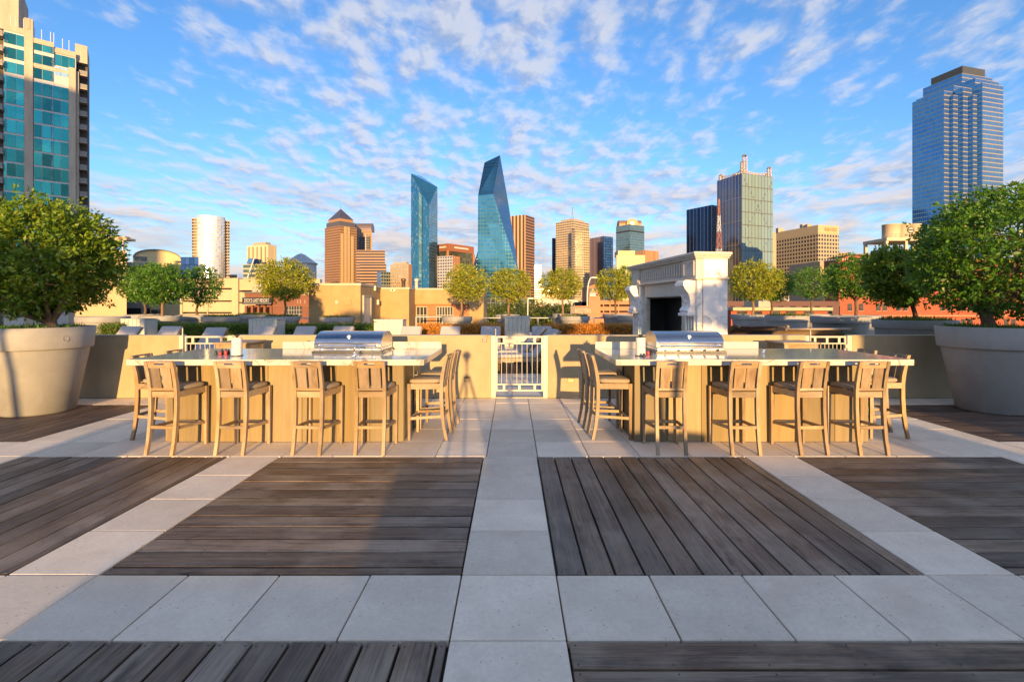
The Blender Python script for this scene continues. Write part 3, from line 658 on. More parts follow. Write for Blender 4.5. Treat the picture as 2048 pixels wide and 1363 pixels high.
# ---------------------------------------------------------------- leaves
def leaf_mesh(name, sprigs, normals, per, size, mat, spread=0.5, aspect=0.42, jitter=0.10, droop=0.0):
    """sprigs: n x 3 tips; every sprig carries a rosette of pointed leaves"""
    n = len(sprigs); c = np.repeat(sprigs, per, 0); nr = np.repeat(normals, per, 0); k = n * per
    d = nr * 0.55 + RNG.normal(0, spread + 0.25, (k, 3)); d[:, 2] += 0.10 - droop; d /= np.linalg.norm(d, axis=1)[:, None]
    side = np.cross(d, RNG.normal(0, 1, (k, 3))); side /= np.linalg.norm(side, axis=1)[:, None] + 1e-9
    L = (size * RNG.uniform(0.65, 1.25, k))[:, None]; W = L * aspect
    up = np.cross(side, d)
    base = c + RNG.normal(0, jitter * size * 3, (k, 3))
    v = np.empty((k, 4, 3)); v[:, 0] = base; v[:, 1] = base + d * L * 0.5 + side * W * 0.5 + up * L * 0.08; v[:, 2] = base + d * L; v[:, 3] = base + d * L * 0.5 - side * W * 0.5 + up * L * 0.08
    me = bpy.data.meshes.new(name); me.vertices.add(4 * k); me.vertices.foreach_set('co', v.reshape(-1).astype(np.float32))
    me.loops.add(4 * k); me.loops.foreach_set('vertex_index', np.arange(4 * k, dtype=np.int32))
    me.polygons.add(k); me.polygons.foreach_set('loop_start', np.arange(0, 4 * k, 4, dtype=np.int32))
    try: me.polygons.foreach_set('loop_total', np.full(k, 4, dtype=np.int32))
    except Exception: pass
    me.update(calc_edges=True)
    at = me.attributes.new('leafrand', 'FLOAT', 'FACE'); at.data.foreach_set('value', np.clip(np.repeat(RNG.uniform(0, 1, n), per) * 0.55 + RNG.uniform(0, 0.45, k), 0, 1).astype(np.float32))
    me.materials.append(mat); return me
def crown_points(n, rad, shell=0.55, lumps=16, flat=0.0):
    d = RNG.normal(0, 1, (n, 3)); d /= np.linalg.norm(d, axis=1)[:, None]
    lump = RNG.normal(0, 1, (lumps, 3)); lump /= np.linalg.norm(lump, axis=1)[:, None]
    dots = (d @ lump.T).max(1); bulge = 0.76 + 0.32 * np.clip((dots - 0.50) / 0.48, 0, 1)
    r = (shell + (1 - shell) * RNG.uniform(0, 1, n) ** 0.55) * bulge
    r *= np.where(RNG.uniform(0, 1, n) < 0.12, RNG.uniform(1.04, 1.20, n), 1.0)
    keep = (dots > 0.62) | (RNG.uniform(0, 1, n) < 0.50); d, r = d[keep], r[keep]
    p = d * r[:, None] * np.array(rad)
    if flat: p[:, 2] = np.where(p[:, 2] < 0, p[:, 2] * flat, p[:, 2])
    return p, d
def tree(name, label, base, trunk_top, crown_c, rad, sprigs, per, size, mat, bark, group, cat='tree', r0=0.05, limbs=7, flat=0.8, multi=False, shell=0.5):
    base = Vector(base); t = thing(name, label, cat, base, 0, group); tt = Vector(trunk_top) - base; cc = Vector(crown_c) - base
    g = MB(); mid = tt * 0.5 + Vector((random.uniform(-.06, .06), random.uniform(-.05, .05), 0))
    g.tube([(0, 0, -0.05), mid, tt], [r0, r0 * 0.85, r0 * 0.8], 8)
    rs = np.random.default_rng(int(abs(base.x * 100)) + 5)
    for i in range(limbs):
        a = 2 * math.pi * i / limbs + rs.uniform(-.3, .3); el = rs.uniform(0.15, 0.9)
        st = tt * (0.80 if multi else rs.uniform(0.86, 1.0))
        tip = cc + Vector((math.cos(a) * rad[0] * rs.uniform(.6, .85), math.sin(a) * rad[1] * rs.uniform(.6, .85), rad[2] * (el * 1.3 - 0.62)))
        m1 = st.lerp(tip, 0.42) + Vector((0, 0, (-0.10 if multi else -0.03) * rad[2] * 2 * rs.uniform(0, 1)))
        g.tube([st, m1, tip], [r0 * 0.55, r0 * 0.33, r0 * 0.10], 6)
        for q in range(3):
            s2 = m1.lerp(tip, rs.uniform(0.1, 0.8)); e2 = s2 + Vector((rs.normal(0, .3) * rad[0], rs.normal(0, .3) * rad[1], abs(rs.normal(0, .35)) * rad[2]))
            g.tube([s2, e2], [r0 * 0.2, r0 * 0.06], 4, cap=False)
    g.tube([tt, tt.lerp(cc, 0.9) + Vector((0.05, 0, 0)), cc + Vector((0, 0, rad[2] * 0.55))], [r0 * 0.7, r0 * 0.4, r0 * 0.08], 6)
    g.build('trunk', bark, t)
    p, d = crown_points(sprigs, rad, shell, 18, flat)
    link('crown', leaf_mesh('crown', p + np.array(cc), d, per, size, mat), t)
    return t
# ---------------------------------------------------------------- planters
def pot_mesh(Rm, r, h, band):
    k = Rm - (Rm - r) * (band / h) * 0.55 - 0.045
    prof = [(0.0, 0.0), (r * 0.96, 0.0), (r, 0.02), (k - 0.005, h - band - 0.01), (k, h - band), (k + 0.038, h - band + 0.004), (k + 0.045, h - band + 0.02), (Rm - 0.006, h - 0.012), (Rm - 0.018, h), (Rm - 0.055, h), (Rm - 0.065, h - 0.02), (Rm - 0.085, h - 0.14)]
    return MB().lathe(prof, 48)
def planter(label, x, y, Rm, r, h, band, group, cat='planter', soil=True):
    t = thing('planter_pot', label, cat, (x, y, 0), random.uniform(0, 6), group)
    pot_mesh(Rm, r, h, band).build('pot', MT['pot'], t)
    if soil: MB().lathe([(Rm - 0.08, h - 0.10), (Rm * 0.5, h - 0.07), (0.001, h - 0.06)], 24).build('soil', MT['soil'], t)
    return t
def grass_in(label, x, y, Rm, h, hh=0.10, n=420, mat='grass', cat='plants'):
    a = RNG.uniform(0, 2 * math.pi, n); rr = (Rm - 0.1) * np.sqrt(RNG.uniform(0, 1, n)); p = np.stack([np.cos(a) * rr, np.sin(a) * rr, np.full(n, 0.0)], 1)
    nr = np.tile(np.array([[0, 0, 2.0]]), (n, 1))
    o = link('planter_plants', leaf_mesh('planter_plants', p, nr, 4, hh, MT[mat], 0.25, 0.16, 0.06), None, (x, y, h - 0.07)); tag(o, label, cat, 'low plants filling the pots')
grp_p = 'round concrete planters'
BIGL = (-7.94, 7.93); BIGR = (8.14, 8.03)
pl = planter('very large pale concrete pot at far left in low sun', *BIGL, 0.735, 0.47, 1.42, 0.36, None)
q = MB().lathe([(0.046, 0.0), (0.046, 0.004), (0.036, 0.004), (0.036, 0.0)], 20); o = q.build('drain_ring', MT['pot'], pl)
o.matrix_world  # ring on the band
planter('very large concrete pot at far right in blue shade', *BIGR, 0.735, 0.45, 1.42, 0.36, None)
rz = pl.rotation_euler.z
ang = math.atan2(-BIGL[1], -BIGL[0]) + R(26); dv = Vector((math.cos(ang), math.sin(ang), 0)); pos = dv * 0.712 + Vector((0, 0, 1.235))
o.matrix_local = Matrix.Rotation(-rz, 4, 'Z') @ Matrix.Translation(pos) @ dv.to_track_quat('Z', 'Y').to_matrix().to_4x4()
grass_in('short leafy ground cover in the very large left pot', BIGL[0], BIGL[1], 0.70, 1.42, 0.10, 260, 'leaf_b')
grass_in('short leafy ground cover in the very large shaded right pot', BIGR[0], BIGR[1], 0.70, 1.42, 0.10, 260, 'leaf_b')
tree('potted_tree', 'large round headed olive green tree in the very large left pot', (-7.72, 7.93, 1.36), (-7.72, 7.9, 1.52), (-7.86, 7.95, 2.50), (1.04, 1.0, 0.98), 2700, 9, 0.088, MT['leaf_a'], MT['bark'], None, r0=0.10, limbs=11, flat=0.93, multi=True)
tree('potted_tree', 'large spreading dark green tree in the very large right pot', (8.12, 8.0, 1.36), (8.10, 8.0, 1.78), (8.62, 8.05, 2.64), (1.58, 1.30, 1.08), 3200, 9, 0.088, MT['leaf_b'], MT['bark_dark'], None, r0=0.10, limbs=12, flat=0.95)
def row_pot(label, x0, x1, ytop, D, group=grp_p, band=0.20, grass=None, taper=0.76):
    Z = D * F / (x1 - x0); x = PX((x0 + x1) / 2, Z); h = PZ(ytop, Z - D * 0.3)
    planter(label, x, Z, D / 2, D / 2 * taper, h, band, group)
    if grass: grass_in(grass, x, Z, D / 2, h, 0.13, 330, 'grass')
    return x, Z, h
A = row_pot('shaded grey pot half hidden by the large left tree', 163, 250, 633, 1.45)
B = row_pot('grey pot partly behind another, under the second left tree', 256, 320, 629, 1.35)
C = row_pot('grey pot with tree in front of the barrel roofed building', 285, 358, 632, 1.4)
D_ = row_pot('grey pot under the small tree left of the sunlit pot', 361, 425, 629.5, 1.35)
E = row_pot('sunlit pale pot with grasses and no tree, left of the cream board cabinet', 408, 480, 633, 1.4, grass='yellow green grasses in the sunlit tree-less pot')
F_ = row_pot('pot half in shade, in front of the brick restaurant with the black sign', 476, 540, 629, 1.4, grass='tall green plants in the pot below the black restaurant sign')
G_ = row_pot('pot under the round yellow green tree left of the stucco pavilion', 529, 598, 632.5, 1.4, grass='yellow green grasses under the tree left of the pavilion')
H_ = row_pot('shaded grey pot standing against the stucco pavilion wall', 640, 707, 634, 1.4, grass='thin dry grasses in the pot against the pavilion wall')
I_ = row_pot('grey pot with leaning tree in front of the brick window bay', 883, 945, 633, 1.3)
J2 = row_pot('grey pot partly hidden behind the pot left of centre cabinet', 990, 1040, 629, 1.3)
J = row_pot('grey pot directly behind the central white board cabinet', 1001, 1061, 631.5, 1.3)
K2 = row_pot('grey pot hidden behind its twin, right of the central cabinet', 1104, 1160, 627.5, 1.3)
K = row_pot('grey pot above the orange hedge, left of the fireplace', 1120, 1180, 632, 1.3, grass='dark green ground cover in the pot above the orange hedge')
L2 = row_pot('shaded grey pot behind, just left of the fireplace', 1205, 1262, 627.5, 1.3)
L_ = row_pot('nearer shaded grey pot tucked behind the fireplace edge', 1235, 1296, 631, 1.3)
M_ = row_pot('shaded pot right behind the fireplace', 1464, 1534, 629, 1.4)
N_ = row_pot('sunlit pale pot with grasses, behind the curved loveseats', 1534, 1617, 631, 1.45, grass='green and rust coloured grasses in the pot behind the loveseats')
O_ = row_pot('small shaded pot between the pale grass pot and the red building', 1606, 1658, 628, 1.3)
P2 = row_pot('tall pot behind, with sun on its rim, left of the wide right pot', 1668, 1755, 630.5, 1.5)
P_ = row_pot('wide pot with sunlit rim behind the right gate', 1628, 1732, 633, 1.5)
Q_ = row_pot('wide shaded pot just over the right wall, with grasses', 1759, 1896, 640.5, 1.6, grass='green grasses in the wide pot over the right wall')
def row_tree(label, pot, px0, px1, py0, py1, mat, trunkpx=None, sp=520, bark='bark', size=0.10, shell=0.35, dz=0.0, per=7):
    x, Z, h = pot; Z = Z + dz; cx = PX((px0 + px1) / 2, Z); rx = (px1 - px0) / 2 * Z / F * 0.97; z0, z1 = PZ(py1, Z), PZ(py0, Z)
    bx_ = PX(trunkpx, Z) if trunkpx else x
    tree('potted_tree', label, (bx_, Z, h - 0.08), (bx_ * 0.75 + cx * 0.25, Z, z0 + 0.12), (cx, Z, (z0 + z1) / 2), (rx, rx * 0.95, (z1 - z0) / 2 * 0.97), int(sp * 1.55), per, size, MT[mat], MT[bark], 'clipped round trees in pots', r0=0.055, limbs=6, flat=0.9, shell=shell)
row_tree('dark round tree behind another, next to the barrel roofed building', B, 243, 335, 526, 612, 'leaf_b', 289, 560, 'bark_dark')
row_tree('dark green round tree in front of the barrel roofed building', C, 272, 376, 527, 612, 'leaf_b', 325, 700)
row_tree('small dark tree in front of the silver curved tower', D_, 368, 440, 531, 611, 'leaf_b', 395, 430, 'bark_dark')
row_tree('yellow green round tree left of the stucco pavilion', G_, 513, 625, 519, 604, 'leaf_c', 569, 900)
row_tree('yellow green tree with leaning trunk beside the pavilion', I_, 889, 976, 529, 607, 'leaf_c', 920, 520)
row_tree('yellow green tree above the central white cabinet', J, 977, 1062, 534, 608, 'leaf_c', 1018, 520)
row_tree('yellow green tree with forked trunk right of centre', K, 1079, 1163, 537, 602, 'leaf_c', 1126, 480)
row_tree('sparse tree with dark trunk just left of the fireplace', L2, 1189, 1262, 536, 606, 'leaf_c', 1232, 400, 'bark_dark')
row_tree('dense green tree behind the sparse one by the fireplace', L_, 1228, 1270, 532, 600, 'leaf_b', 1262, 260, 'bark_dark', dz=2.0)
row_tree('yellow green tree just right of the fireplace', M_, 1457, 1560, 524, 606, 'leaf_c', 1504, 700)
row_tree('dark tree behind the yellow one right of the fireplace', N_, 1520, 1582, 540, 606, 'leaf_b', 1541, 380, 'bark_dark', dz=3.0)
row_tree('dark green round tree in front of the grid windowed hotel', O_, 1580, 1668, 530, 602, 'leaf_b', 1624, 520, 'bark_dark')
row_tree('green tree in front of the left part of the red brick building', P2, 1658, 1762, 510, 607, 'leaf_b', 1712, 700, 'bark_dark')
row_tree('tall green tree in front of the red brick building, beside the large right tree', Q_, 1738, 1862, 488, 618, 'leaf_a', 1832, 1100, 'bark_dark')
# ---------------------------------------------------------------- hedges
def hedge(label, x0, x1, y0, y1, h, mat, n, seed=1):
    t = thing('hedge', label, 'hedge', ((x0 + x1) / 2, (y0 + y1) / 2, 0), 0, 'clipped hedges behind the loungers'); w, d = (x1 - x0) / 2, (y1 - y0) / 2
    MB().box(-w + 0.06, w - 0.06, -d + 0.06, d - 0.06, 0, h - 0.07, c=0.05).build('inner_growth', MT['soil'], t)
    p = np.stack([RNG.uniform(-w, w, n), RNG.uniform(-d, d, n), RNG.uniform(0.45, h, n)], 1); nr = np.zeros((n, 3))
    f = RNG.uniform(0, 1, n); top = f < 0.35; p[top, 2] = h - RNG.uniform(0, .05, top.sum()); nr[top, 2] = 1
    fr = (f >= 0.35) & (f < 0.85); p[fr, 1] = -d + RNG.uniform(0, .06, fr.sum()); nr[fr, 1] = -1
    en = f >= 0.85; p[en, 0] = np.sign(RNG.uniform(-1, 1, en.sum())) * (w - RNG.uniform(0, .05, en.sum())); nr[en, 0] = np.sign(p[en, 0])
    link('foliage', leaf_mesh('foliage', p, nr, 5, 0.055, MT[mat], 0.55, 0.55, 0.25), t)
HZ = 16.3
def hpx(label, px0, px1, mat, Z=HZ, ytop=651, n=None):
    x0, x1 = PX(px0, Z), PX(px1, Z); hedge(label, x0, x1, Z, Z + 0.7, PZ(ytop, Z), mat, n or int((x1 - x0) * 1100))
hpx('short clipped green hedge at far left beside the large pot', 150, 233, 'hedge', 15.2)
hpx('clipped green hedge behind the loungers left of the cream cabinet', 284, 492, 'hedge', HZ, 651)
hpx('clipped green hedge behind the loungers in front of the pavilion', 552, 748, 'hedge', HZ, 652)
hpx('rust and green hedge behind the loungers right of the slatted screen', 836, 1004, 'hedge_dry', HZ, 652)
hpx('orange brown hedge between the centre cabinet and the fireplace', 1090, 1300, 'hedge_dry', HZ, 652)
hpx('low green hedge seen through the right gate', 1590, 1720, 'hedge', 12.6, 672, 900)
# ---------------------------------------------------------------- board cabinets
def cabinet(label, px0, px1, ytop, Z, depth=0.6, gap=0.012, mat='white_board', nb=None):
    x0, x1 = PX(px0, Z), PX(px1, Z); h = PZ(ytop, Z); w = (x1 - x0) / 2; t = thing('board_cabinet', label, 'cabinet', ((x0 + x1) / 2, Z, 0), 0, 'white board cabinets among the loungers')
    MB().box(-w + 0.02, w - 0.02, 0.022, depth, 0.002, h - 0.03).build('carcass', MT[mat], t)
    nb = nb or max(5, int(round(2 * w / 0.13)))
    for i in range(nb):
        a = -w + 2 * w * i / nb; MB().box(a + gap / 2, a + 2 * w / nb - gap / 2, 0, 0.02, 0.03, h - 0.02, c=0.002).build('board', MT[mat], t)
    MB().box(-w - 0.01, w + 0.01, -0.01, depth + 0.01, h - 0.018, h, c=0.002).build('lid', MT[mat], t)
    return t
cabinet('pale board cabinet at far left behind the shaded lounger', 241, 289, 637, 15.6)
cabinet('cream board cabinet in full sun left of the pavilion', 497, 554, 638, 15.6, 0.6, 0.008)
cb = cabinet('slatted white cabinet with black latch in front of the pavilion door', 747, 806, 638.5, 15.8, 0.6, 0.03, nb=6)
MB().box(-0.52, -0.38, -0.02, -0.002, PZ(643.5, 15.8) - 0.012, PZ(643.5, 15.8) + 0.012).build('latch', MT['black'], cb)
cabinet('white board cabinet at the centre, straight above the gate', 1009, 1060, 634, 14.6)
# ---------------------------------------------------------------- loungers
def make_lounger():
    t = thing('sun_lounger', 'x', 'sun lounger'); m = MT['teakx']; w = 0.31; L = 1.95; hx = 1.25; hz = 0.40
    for s in (-1, 1): MB().bar((s * (w - 0.02), 0, hz - 0.05), (s * (w - 0.02), L, hz - 0.05), 0.04, 0.09).build('side_rail', m, t)
    for y in (0.14, L - 0.14):
        for s in (-1, 1): MB().bar((s * (w - 0.03), y, 0), (s * (w - 0.03), y, hz - 0.08), 0.06, 0.06).build('leg', MT['teak'], t)
    for y in (0.02, L - 0.02): MB().bar((-w + 0.04, y, hz - 0.05), (w - 0.04, y, hz - 0.05), 0.04, 0.08).build('end_rail', m, t)
    MB().box(-w + 0.02, w - 0.02, 0.02, hx, hz - 0.002, hz + 0.09, c=0.025).build('seat_mattress', MT['mattress'], t)
    a = R(47); Mx = Matrix.Translation((0, hx, hz)) @ Matrix.Rotation(a, 4, 'X')
    MB().box(-w + 0.01, w - 0.01, 0.0, 0.92, 0.018, 0.105, c=0.025, M=Mx).build('back_mattress', MT['mattress'], t)
    MB().box(-w, w, 0.0, 0.94, -0.012, 0.014, M=Mx).build('back_frame', m, t)
    for s in (-1, 1): MB().bar(Mx @ Vector((s * (w - 0.05), 0.55, -0.012)), (s * (w - 0.05), hx + 0.62, hz - 0.05), 0.03, 0.03).build('back_prop', m, t)
    return t
lg = make_lounger(); first = [1]
def put_lounger(x, y, rz, label):
    o = lg if first[0] else copy_tree(lg); first[0] = 0
    o.location = (x, y, 0.003); o.rotation_euler = (0, 0, rz); o['label'] = label; o['group'] = 'sun loungers along the hedge'
ZT = 14.55    # depth of the raised head ends
for px, lb, dy in ((268, 'shaded lounger back farthest left, beside the pale cabinet', 0), (348, 'lounger with half lit back, left of the left gate post', 0), (437, 'sunlit lounger back with a hanging strap over the left gate', -0.8),
                   (536, 'lounger back leaning right of the cream cabinet, striped by shade', 0), (615, 'shaded blue grey lounger back left of the left grill', 0), (690, 'lounger back just above the left grill hood', 0),
                   (825, 'lounger back right of the slatted cabinet', 0), (902, 'lounger back below the leaning tree', 0), (982, 'lounger back just left of the central gate post', 0), (1083, 'lounger back right of the central gate', 0)):
    put_lounger(PX(px, ZT + dy), ZT - 1.9 + dy, 0, lb)
put_lounger(-0.62, 12.45, R(-82), 'lounger seen side on through the bars of the central gate')
put_lounger(-0.9, 13.5, R(-80), 'second lounger behind the one seen through the central gate')
# ---------------------------------------------------------------- pavilion
def pavilion():
    t = thing('stucco_pavilion', 'stepped orange stucco pavilion with a white door and brick window bay', 'building', (-6.5, 20.0, 0)); ox, oy = -6.5, 20.0
    Z1 = 20.0; xa, xb = PX(617.6, Z1), PX(721, Z1); z1 = PZ(566, Z1)
    Z2 = xb * F / (761 - CX); xc = PX(818, Z2); Z3 = xc * F / (830 - CX); xd = PX(967, Z3); z2 = PZ(574.5, Z2); z3 = PZ(576, Z3)
    m = MT['stucco_warm']
    def B(n, mat, x0, x1, y0, y1, a, b, c=0.0): return MB().box(x0 - ox, x1 - ox, y0 - oy, y1 - oy, a, b, c=c).build(n, mat, t)
    B('wall_body', m, xa, xb, Z1, 27.0, 0.003, z1 - 0.10); B('parapet_cap', MT['cap'], xa - 0.03, xb + 0.03, Z1 - 0.03, 27.03, z1 - 0.10, z1)
    B('wall_body', m, xb, xc, Z2, 27.5, 0.003, z2 - 0.09); B('parapet_cap', MT['cap'], xb + 0.035, xc + 0.03, Z2 - 0.03, 27.53, z2 - 0.09, z2)
    zb = PZ(608, Z3); x938 = PX(938, Z3)
    B('wall_band', m, xc, xd, Z3, 28.0, zb, z3 - 0.09); B('parapet_cap', MT['cap'], xc + 0.035, xd + 0.03, Z3 - 0.03, 28.03, z3 - 0.09, z3)
    B('wall_pier', m, x938, xd, Z3, 28.0, 0.003, zb - 0.001)
    B('brick_infill', MT['brick'], xc + 0.01, x938, Z3 + 0.10, 28.0, 0.003, zb - 0.002)
    for a, b, nx in ((832.5, 853.5, 3), (873, 905.5, 6)):
        x0, x1 = PX(a, Z3), PX(b, Z3); zt = PZ(613, Z3)
        w = B('window', MT['win_dark'], x0, x1, Z3 + 0.085, Z3 + 0.11, 0.05, zt)
        for i in range(nx + 1):
            x = x0 + (x1 - x0) * i / nx; q = MB().box(x - 0.016 - ox, x + 0.016 - ox, Z3 + 0.055 - oy, Z3 + 0.083 - oy, 0.05, zt).build('mullion', MT['cap'], t)
        for k in range(5):
            z = zt - k * 0.44
            if z > 0.06: MB().box(x0 - ox, x1 - ox, Z3 + 0.060 - oy, Z3 + 0.082 - oy, z - 0.02, z + 0.012).build('transom', MT['cap'], t)
    # door in the side wall
    y0, y1 = xb * F / (725 - CX), xb * F / (739 - CX); zt = PZ(592, y0)
    d = MB().box(xb + 0.002 - ox, xb + 0.045 - ox, y0 + 0.07 - oy, y1 - oy, 0.02, zt - 0.04).build('door', MT['white_metal'], t)
    MB().box(xb + 0.047 - ox, xb + 0.10 - ox, y0 + 0.18 - oy, y0 + 0.30 - oy, 0.98, 1.02).build('door_handle', plain('brass', (0.45, 0.28, 0.08), 0.3, 0.9), d)
    for a, b in ((y0 - 0.02, y0 + 0.06), (y1 + 0.01, y1 + 0.10)): MB().box(xb + 0.002 - ox, xb + 0.075 - ox, a - oy, b - oy, 0.003, zt + 0.04).build('door_jamb', MT['cap'], t)
    MB().box(xb + 0.002 - ox, xb + 0.075 - ox, y0 + 0.061 - oy, y1 + 0.009 - oy, zt - 0.03, zt + 0.04).build('door_head', MT['cap'], t)
    for px, py, w_, h_ in ((674, 604, .07, .07), (695, 604, .17, .11)): 
        c = P(px, py, Z1); B('wall_plate', MT['cap'] if px < 680 else m, c.x - w_, c.x + w_, Z1 - 0.03, Z1 - 0.001, c.z - h_, c.z + h_, 0.004)
    c = P(786, 579.5, Z2); B('camera_plate', MT['white_metal'], c.x - .12, c.x + .12, Z2 - 0.02, Z2 - 0.001, c.z - .07, c.z + .07, 0.004)
    MB().lathe([(0.0, -.05), (0.03, -.03), (0.04, 0.0), (0.0, 0.03)], 10, (c.x - 0.02 - ox, Z2 - 0.04 - oy, c.z)).build('camera_dome', MT['black'], t)
    for yy, zz in ((21.9, PZ(576, 21.9)), (22.4, PZ(604, 22.0))):
        MB().box(xb + 0.002 - ox, xb + 0.10 - ox, yy - oy, yy + 0.10 - oy, zz - 0.12, zz + 0.12, c=0.01).build('wall_lamp', MT['white_metal'], t)
    # roof vents
    for px, z0_, r_ in ((707 + 100, 0, .10), (833, 0, .09)):
        c = P(px, 576, 25.5); v = MB().lathe([(r_, z2 - 0.02), (r_, z2 + 0.42), (r_ * 1.5, z2 + 0.46), (r_ * 1.2, z2 + 0.56), (0, z2 + 0.57)], 12, (c.x - ox, 25.5 - oy, 0)).build('roof_vent', MT['bronze'] if px < 820 else MT['white_metal'], t)
def brickmat(name, c1, c2, mortar, sx=0.22, sy=0.075, obj=True):
    t = NT(name); tc = t.n('ShaderNodeTexCoord'); sp = t.n('ShaderNodeSeparateXYZ'); t.l(tc.outputs['Object'], sp.inputs[0]); cb = t.n('ShaderNodeCombineXYZ')
    t.l(t.math('ADD', sp.outputs[0], sp.outputs[1]), cb.inputs[0]); t.l(sp.outputs[2], cb.inputs[1])
    b = t.n('ShaderNodeTexBrick'); t.l(cb.outputs[0], b.inputs[0]); c1, c2, mortar = (tuple(x * ALB for x in c) for c in (c1, c2, mortar)); b.inputs['Color1'].default_value = c1 + (1,); b.inputs['Color2'].default_value = c2 + (1,); b.inputs['Mortar'].default_value = mortar + (1,)
    b.inputs['Scale'].default_value = 1.0; b.inputs['Brick Width'].default_value = sx; b.inputs['Row Height'].default_value = sy; b.inputs['Mortar Size'].default_value = 0.008
    a = t.noise(t.coords(), 0.35, 5); t.set(t.mix(t.ramp(a, 0.3, 0.7, 0.0, 0.35), b.outputs[0], tuple(x * 0.7 for x in c1)), 0.85); return t.m
MT['brick'] = brickmat('brick_orange', (0.50, 0.165, 0.060), (0.58, 0.215, 0.085), (0.50, 0.30, 0.18))
MT['brick_red'] = brickmat('brick_red', (0.42, 0.085, 0.040), (0.50, 0.11, 0.052), (0.42, 0.16, 0.10))
MT['brick_dark'] = brickmat('brick_dark', (0.21, 0.075, 0.045), (0.27, 0.10, 0.06), (0.24, 0.14, 0.10))
MT['win_dark'] = plain('window_glass', (0.055, 0.060, 0.060), 0.12, 0.2, 0.4, 1.5)
MT['bronze'] = plain('bronze_metal', (0.13, 0.085, 0.05), 0.5, 0.6)
pavilion()
# pale tubular railing along the roof edge
def railing(label, pts, h=1.0, mid=True):
    t = thing('roof_railing', label, 'railing', (pts[0][0], pts[0][1], 0)); o = Vector((pts[0][0], pts[0][1], 0))
    for a, b in zip(pts[:-1], pts[1:]):
        a = Vector((a[0], a[1], 0)) - o; b = Vector((b[0], b[1], 0)) - o; up = Vector((0, 0, h))
        MB().tube([a + up, b + up], 0.03, 8).build('top_rail', MT['rail'], t)
        if mid: MB().tube([a + up * 0.5, b + up * 0.5], 0.018, 6).build('mid_rail', MT['rail'], t)
        n = max(1, int((b - a).length / 2.4))
        for i in range(n + 1): q = a.lerp(b, i / n); MB().tube([q, q + up], 0.028, 6).build('rail_post', MT['rail'], t)
railing('white pipe railing in front of the brick window bay', [(PX(832, 22), 22), (PX(885, 22), 22)], PZ(633.5, 22))
railing('grey pipe railing along the far roof edge, right of the pavilion', [(PX(964, 23), 23), (PX(1300, 23), 23)], PZ(635.5, 23))
railing('pipe railing between the brick restaurant and the pavilion', [(PX(540, 23), 23), (PX(618, 23), 23)], PZ(636, 23))
